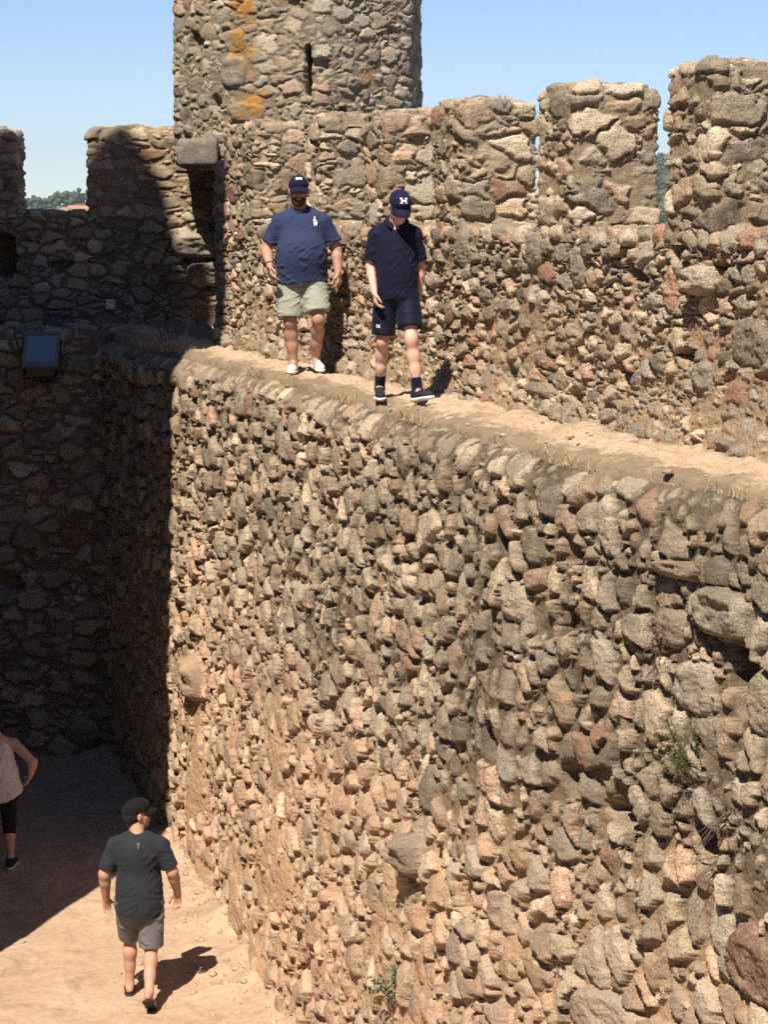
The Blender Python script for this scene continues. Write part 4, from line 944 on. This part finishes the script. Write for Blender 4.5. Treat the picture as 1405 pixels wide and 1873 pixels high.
tagm = MB(); tagm.box((-3.205, 24.66, -3.42), (.085, .03, .028), Matrix.Rotation(.2, 3, 'Y')); o_ = tagm.build('marker_tag', wb); md = o_.modifiers.new('b', 'BEVEL'); md.width = .006
tag(o_, 'tiny white tag wedged between stones halfway up the shaded wall', 'tag')

# ------------------------------------------------------------------ plants
rnd = random.Random(5)
def leafm(name, col, tr=.15):
    m, nt, b = newmat(name); setc(b, None, .6, .25); tc = nd(nt, 'ShaderNodeTexCoord'); n = noise(nt, tc.outputs['Object'], 24, 3, .6)
    nt.links.new(mix(nt, tuple(x * .6 for x in col), tuple(x * 1.5 for x in col), maprange(nt, n.outputs[0], .3, .7)), b.inputs['Base Color']); return m
M_green = leafm('fresh_leaf', (.085, .115, .028)); M_deep = leafm('dark_leaf', (.035, .085, .035)); M_straw = leafm('straw', (.36, .285, .17)); M_twig = leafm('grey_twig', (.12, .085, .06)); M_pale = leafm('pale_dry_stalk', (.50, .47, .40)); M_weed = leafm('grey_weed', (.16, .17, .09))
def wallpt(s, z, out=0.0):
    o = float(O_AT(s) - np.interp(s, [-24, -16, -8], [.06, .52, .55]) * max(0, -1.5 - z) / 5.2) - .05 - out
    p = wp(s, o); return Vector((p[0], p[1], z))
YD = Vector((-N[0], -N[1], 0))
def sprig(st, lf, base, d, L, nl, ll, lw, droop=.25, r=.004):
    p = Vector(base); d = Vector(d).normalized(); pts = [p.copy()]; n = 7
    for k in range(n):
        d = (d + Vector((rnd.uniform(-.16, .16), rnd.uniform(-.16, .16), -droop / n + rnd.uniform(-.08, .08)))).normalized(); p = p + d * L / n; pts.append(p.copy())
    st.tube(pts, [r * (1 - .7 * k / n) for k in range(n + 1)], 5)
    for k in range(nl):
        t = .12 + .88 * (k + rnd.random()) / nl; i = min(int(t * n), n - 1); q = pts[i].lerp(pts[i + 1], t * n - i); ax = (pts[i + 1] - pts[i]).normalized()
        side = ax.cross(Vector((rnd.uniform(-1, 1), rnd.uniform(-1, 1), rnd.uniform(-1, 1)))).normalized()
        lf.leaf(q, side * .8 + ax * rnd.uniform(.3, .8), (rnd.uniform(-1, 1), rnd.uniform(-1, 1), 1), ll * rnd.uniform(.6, 1.2), lw)
def plant(name, loc, label, cat, stem_mat, leaf_mat, sprigs, group=None):
    e = empty(name, loc, label, cat, group); st = MB(); lf = MB()
    for s_ in sprigs: sprig(st, lf, *s_)
    st.build('stems', stem_mat, e, True)
    if lf.V: lf.build('leaves', leaf_mat, e)
    return e
q = wallpt(-9.62, -3.05)
plant('wall_shrub', q, 'bright green feathery shrub growing out of the lit stone wall', 'shrub', M_twig, M_green,
      [((rnd.uniform(-.04, .04), rnd.uniform(-.04, .04), rnd.uniform(-.05, .1)), YD * rnd.uniform(.1, .7) + Vector((rnd.uniform(-.5, .35), rnd.uniform(-.3, .5), rnd.uniform(.5, 1.3))), rnd.uniform(.18, .42), 40, .032, .006, .2) for _ in range(18)])
q = wallpt(-12.9, -5.42)
plant('wall_plant', q, 'small dark green leafy plant near the foot of the lit wall', 'plant', M_twig, M_deep,
      [((rnd.uniform(-.08, .08), rnd.uniform(-.1, .1), rnd.uniform(-.05, .12)), YD * rnd.uniform(.2, .6) + Vector((rnd.uniform(-.4, .4), rnd.uniform(-.4, .4), rnd.uniform(.3, 1.2))), rnd.uniform(.12, .26), 13, .045, .020, .3) for _ in range(12)])
q = wallpt(-9.3, -3.12)
plant('dry_twig', q, 'tangled bare grey twigs hanging on the wall below the green shrub', 'twig', M_twig, M_twig,
      [((rnd.uniform(-.03, .03), rnd.uniform(-.03, .03), 0), YD * rnd.uniform(.2, .7) + Vector((rnd.uniform(-.6, .6), rnd.uniform(-.6, .6), rnd.uniform(-1, .9))), rnd.uniform(.2, .42), 0, .03, .004, .2, .003) for _ in range(18)])
q = wallpt(-10.05, -2.30)
plant('dry_tuft', q, 'reddish brown withered tuft on the wall left of the big stones', 'plant', M_twig, leafm('withered', (.16, .075, .055)),
      [((rnd.uniform(-.05, .05), rnd.uniform(-.05, .05), 0), YD * .5 + Vector((rnd.uniform(-.6, .6), rnd.uniform(-.6, .6), rnd.uniform(-1, .6))), rnd.uniform(.1, .22), 14, .03, .006, .3, .003) for _ in range(16)])
def walkpt(s, f): 
    o = float(O_AT(s)) + .1 + f * (6.5 - float(O_AT(s)) - .1); p = wp(s, o); return Vector((p[0], p[1], ZW - .02))
q = Vector((-2.22, 23.35, -1.42))
e = plant('thistle', q, 'pale dry thistle stalk with spread heads standing at the shaded corner', 'thistle', M_pale, M_pale,
      [((0, 0, 0), (.02, 0, 1), .30, 4, .05, .012, 0, .007), ((0, 0, .2), (-.7, -.2, .5), .14, 5, .05, .014, -.1, .005), ((0, 0, .22), (.75, -.2, .5), .12, 5, .05, .014, -.1, .005), ((0, 0, .22), (-.2, -.2, 1), .13, 5, .045, .014, 0, .005)])
q = Vector((-2.42, 23.25, -1.44))
plant('dry_weed', q, 'dark withered weed beside the pale thistle', 'weed', M_twig, M_twig,
      [((rnd.uniform(-.1, .1), rnd.uniform(-.1, .1), 0), (rnd.uniform(-.6, .6), rnd.uniform(-.3, .3), 1), rnd.uniform(.2, .42), 9, .035, .012, .1, .004) for _ in range(16)])
for (s_, o_, z_, n_, lab) in ((-15.62, 6.9, .86, 9, 'spindly weed on top of the third merlon from the right, left sprig'), (-14.9, 6.6, .80, 6, 'short weed sprouting beside the gap left of the tall merlon'), (-16.2, 7.0, .84, 5, 'little weed on the merlon end next to the tower')):
    p = wp(s_, o_)
    plant('wall_weed', (p[0], p[1], z_), lab, 'weed', M_weed, M_weed, [((rnd.uniform(-.004, .004), rnd.uniform(-.004, .004), 0), (rnd.uniform(-.8, .8), rnd.uniform(-.5, .5), 1), rnd.uniform(.05, .12), 7, .022, .007, .2, .0025) for _ in range(n_)], 'weeds on the merlons')
def blades(name, label, pts, mat, hmin, hmax, w=.006, lean=.5):
    V = []; F = []
    for (x, y, z) in pts:
        h = rnd.uniform(hmin, hmax); a = rnd.uniform(0, 2 * PI); ln = rnd.uniform(0, lean) * h; dx, dy = math.cos(a), math.sin(a); b = rnd.uniform(0, 2 * PI); ux_, uy_ = math.cos(b) * w, math.sin(b) * w; n = len(V)
        V += [(x - ux_, y - uy_, z - .01), (x + ux_, y + uy_, z - .01), (x + dx * ln * .4 + ux_ * .7, y + dy * ln * .4 + uy_ * .7, z + h * .6), (x + dx * ln * .4 - ux_ * .7, y + dy * ln * .4 - uy_ * .7, z + h * .6), (x + dx * ln, y + dy * ln, z + h * .95)]
        F += [(n, n + 1, n + 2, n + 3), (n + 3, n + 2, n + 4)]
    return tag(link(name, py_mesh(name, V, F), mat), label, 'grass', kind='stuff')
pts = []
for _ in range(9000):
    s_ = rnd.uniform(-23.6, -7); k = rnd.random()
    if k < .5: f = abs(rnd.gauss(0, .07)) - .06
    else: f = .96 - abs(rnd.gauss(0, .08))
    if float(vnoise(np.array([s_ * 1.1]), np.array([f * 2.5 + (5 if k < .5 else 0)]), 44)[0]) < .05 + .25 * rnd.random(): continue
    p = walkpt(s_, f); pts.append((p.x, p.y, p.z + (.02 if k > .5 else -.035)))
for _ in range(900):
    p = walkpt(rnd.gauss(-22.3, .5), rnd.gauss(.08, .12)); pts.append((p.x, p.y, p.z + .02))
blades('dry_grass', 'short straw-coloured grass along both edges of the wall walk', pts, M_straw, .02, .10, .0024, 1.6)
# ------------------------------------------------------------------ loose stones on the yard floor and the walk
def pebble_mesh(name, spots, mat):
    bm = bmesh.new(); bmesh.ops.create_icosphere(bm, subdivisions=1, radius=1); bm.verts.ensure_lookup_table()
    TV = np.array([v.co[:] for v in bm.verts]); TF = np.array([[v.index for v in f.verts] for f in bm.faces]); bm.free(); V = []; F = []
    rs = np.random.RandomState(3)
    for i, (x, y, z, r) in enumerate(spots):
        q = TV * (1 + .25 * (rs.rand(len(TV), 1) - .5)) * r * np.array([1, rs.uniform(.6, 1), rs.uniform(.4, .7)]); a = rs.rand() * 6.3; c, s_ = math.cos(a), math.sin(a)
        V.append(np.stack([q[:, 0] * c - q[:, 1] * s_ + x, q[:, 0] * s_ + q[:, 1] * c + y, q[:, 2] + z], 1)); F.append(TF + i * len(TV))
    return link(name, np_mesh(name, np.concatenate(V), np.concatenate(F), False), mat)
M_peb = plain('loose_stone', (.40, .30, .20), .9, .15, .35, 6)
sp = []; rs = np.random.RandomState(8)
for _ in range(420):
    s_ = rs.uniform(-23.5, -15); d = abs(rs.normal(0, .35)) + .02; o = O_AT(s_) - np.interp(s_, [-24, -16, -8], [.06, .52, .55]) - d; p = wp(s_, o); sp.append((p[0], p[1], rs.gamma(1.5, .009) + .006))
for _ in range(700): sp.append((rs.uniform(-5, -.8), rs.uniform(15, 24.5), rs.gamma(1.3, .006) + .004))
X = np.array([q[0] for q in sp]); Y = np.array([q[1] for q in sp]); Z = terrain(X, Y)
tag(pebble_mesh('pebbles', [(x, y, z + .1 * q[2], min(q[2], .042)) for x, y, z, q in zip(X, Y, Z, sp)], M_peb), 'loose pebbles on the sandy yard floor', 'pebbles', kind='stuff')
sp = []
for _ in range(700):
    s_ = rs.uniform(-23, -7); f = 1 - abs(rs.normal(0, .16)) if rs.rand() < .65 else rs.uniform(0, 1); p = walkpt(s_, min(f, 1)); sp.append((p.x, p.y, p.z + .02 + .05 * sm(np.array(f), .8, 1.0), min(.035, rs.gamma(1.5, .006) + .003)))
tag(pebble_mesh('gravel', sp, M_peb), 'small stones strewn on the wall walk', 'gravel', kind='stuff')

# ------------------------------------------------------------------ far country: wooded hills, a farmhouse
HT = R_(-8.22)
rr_ = np.arange(900, 1500, 5.0); HB = float(rr_[np.argmin(np.abs(terrain(rr_ * math.sin(HT), rr_ * math.cos(HT)) + 2.6))])
M_tree = leafm('far_foliage', (.050, .075, .030))
def woods():
    bm = bmesh.new(); bmesh.ops.create_icosphere(bm, subdivisions=1, radius=1); bm.verts.ensure_lookup_table()
    TV = np.array([v.co[:] for v in bm.verts]); TF = np.array([[v.index for v in f.verts] for f in bm.faces]); bm.free()
    rs = np.random.RandomState(12); V = []; F = []; n = 0
    for k in range(2600):
        th = R_(rs.uniform(-15, -4) if k % 3 else rs.uniform(4, 16)); r = rs.uniform(500, 1750)
        if abs(th - HT) < R_(.5) and r < HB + 25: continue
        x, y = r * math.sin(th), r * math.cos(th); z = float(terrain(np.array([x]), np.array([y]))[0]); h = rs.uniform(4, 9)
        for b in range(6):
            q = TV * (1 + .9 * (rs.rand(len(TV), 1) - .5)) * np.array([h * .27, h * .27, h * .25]) * rs.uniform(.6, 1.05)
            V.append(q + np.array([x + rs.normal(0, h * .25), y + rs.normal(0, h * .25), z + h * (.3 + .13 * b)])); F.append(TF + n); n += len(TV)
    return tag(link('woodland', np_mesh('woodland', np.concatenate(V), np.concatenate(F), False), M_tree), 'far-off wooded hills beyond the castle', 'woodland', kind='stuff')
woods()
hx, hy = HB * math.sin(HT), HB * math.cos(HT); hz = float(terrain(np.array([hx]), np.array([hy]))[0])
hb = empty('farmhouse', (hx, hy, hz), 'distant farmhouse with an orange tiled roof seen through the parapet gap', 'house')
mb = MB(); mb.box((0, 0, 2.2), (15, 8, 5.6)); mb.build('wall', plain('whitewash', (.75, .72, .66), .9, .1), hb)
mb = MB(); mb.V += [Vector(p) for p in ((-8, -4.6, 4.9), (8, -4.6, 4.9), (8, 4.6, 4.9), (-8, 4.6, 4.9), (-8, 0, 7.4), (8, 0, 7.4))]; mb.F += [(0, 1, 5, 4), (2, 3, 4, 5), (1, 2, 5), (3, 0, 4), (3, 2, 1, 0)]
mb.build('roof', plain('terracotta', (.48, .20, .11), .85, .1, .25, 1), hb)
for x in (-5, 0, 5): mb = MB(); mb.box((x, -4.05, 2.2), (1.1, .12, 1.5)); mb.build('window', M_dark, hb)

# ------------------------------------------------------------------ the summer air
mb = MB(); mb.box((0, 1500, 0), (5000, 5200, 10)); mb.V = [Vector((v.x, v.y, (-95 if v.z < 0 else 130))) for v in mb.V]
hm_ = bpy.data.materials.new('summer_air'); hm_.use_nodes = True; hn = hm_.node_tree
for n_ in list(hn.nodes):
    if n_.type == 'BSDF_PRINCIPLED': hn.nodes.remove(n_)
pv = hn.nodes.new('ShaderNodeVolumePrincipled'); pv.inputs['Color'].default_value = (.80, .88, 1, 1); pv.inputs['Density'].default_value = .00013; pv.inputs['Anisotropy'].default_value = .2
hn.links.new(pv.outputs[0], [n_ for n_ in hn.nodes if n_.type == 'OUTPUT_MATERIAL'][0].inputs['Volume'])
tag(mb.build('haze', hm_), 'thin summer haze', 'haze', kind='stuff')
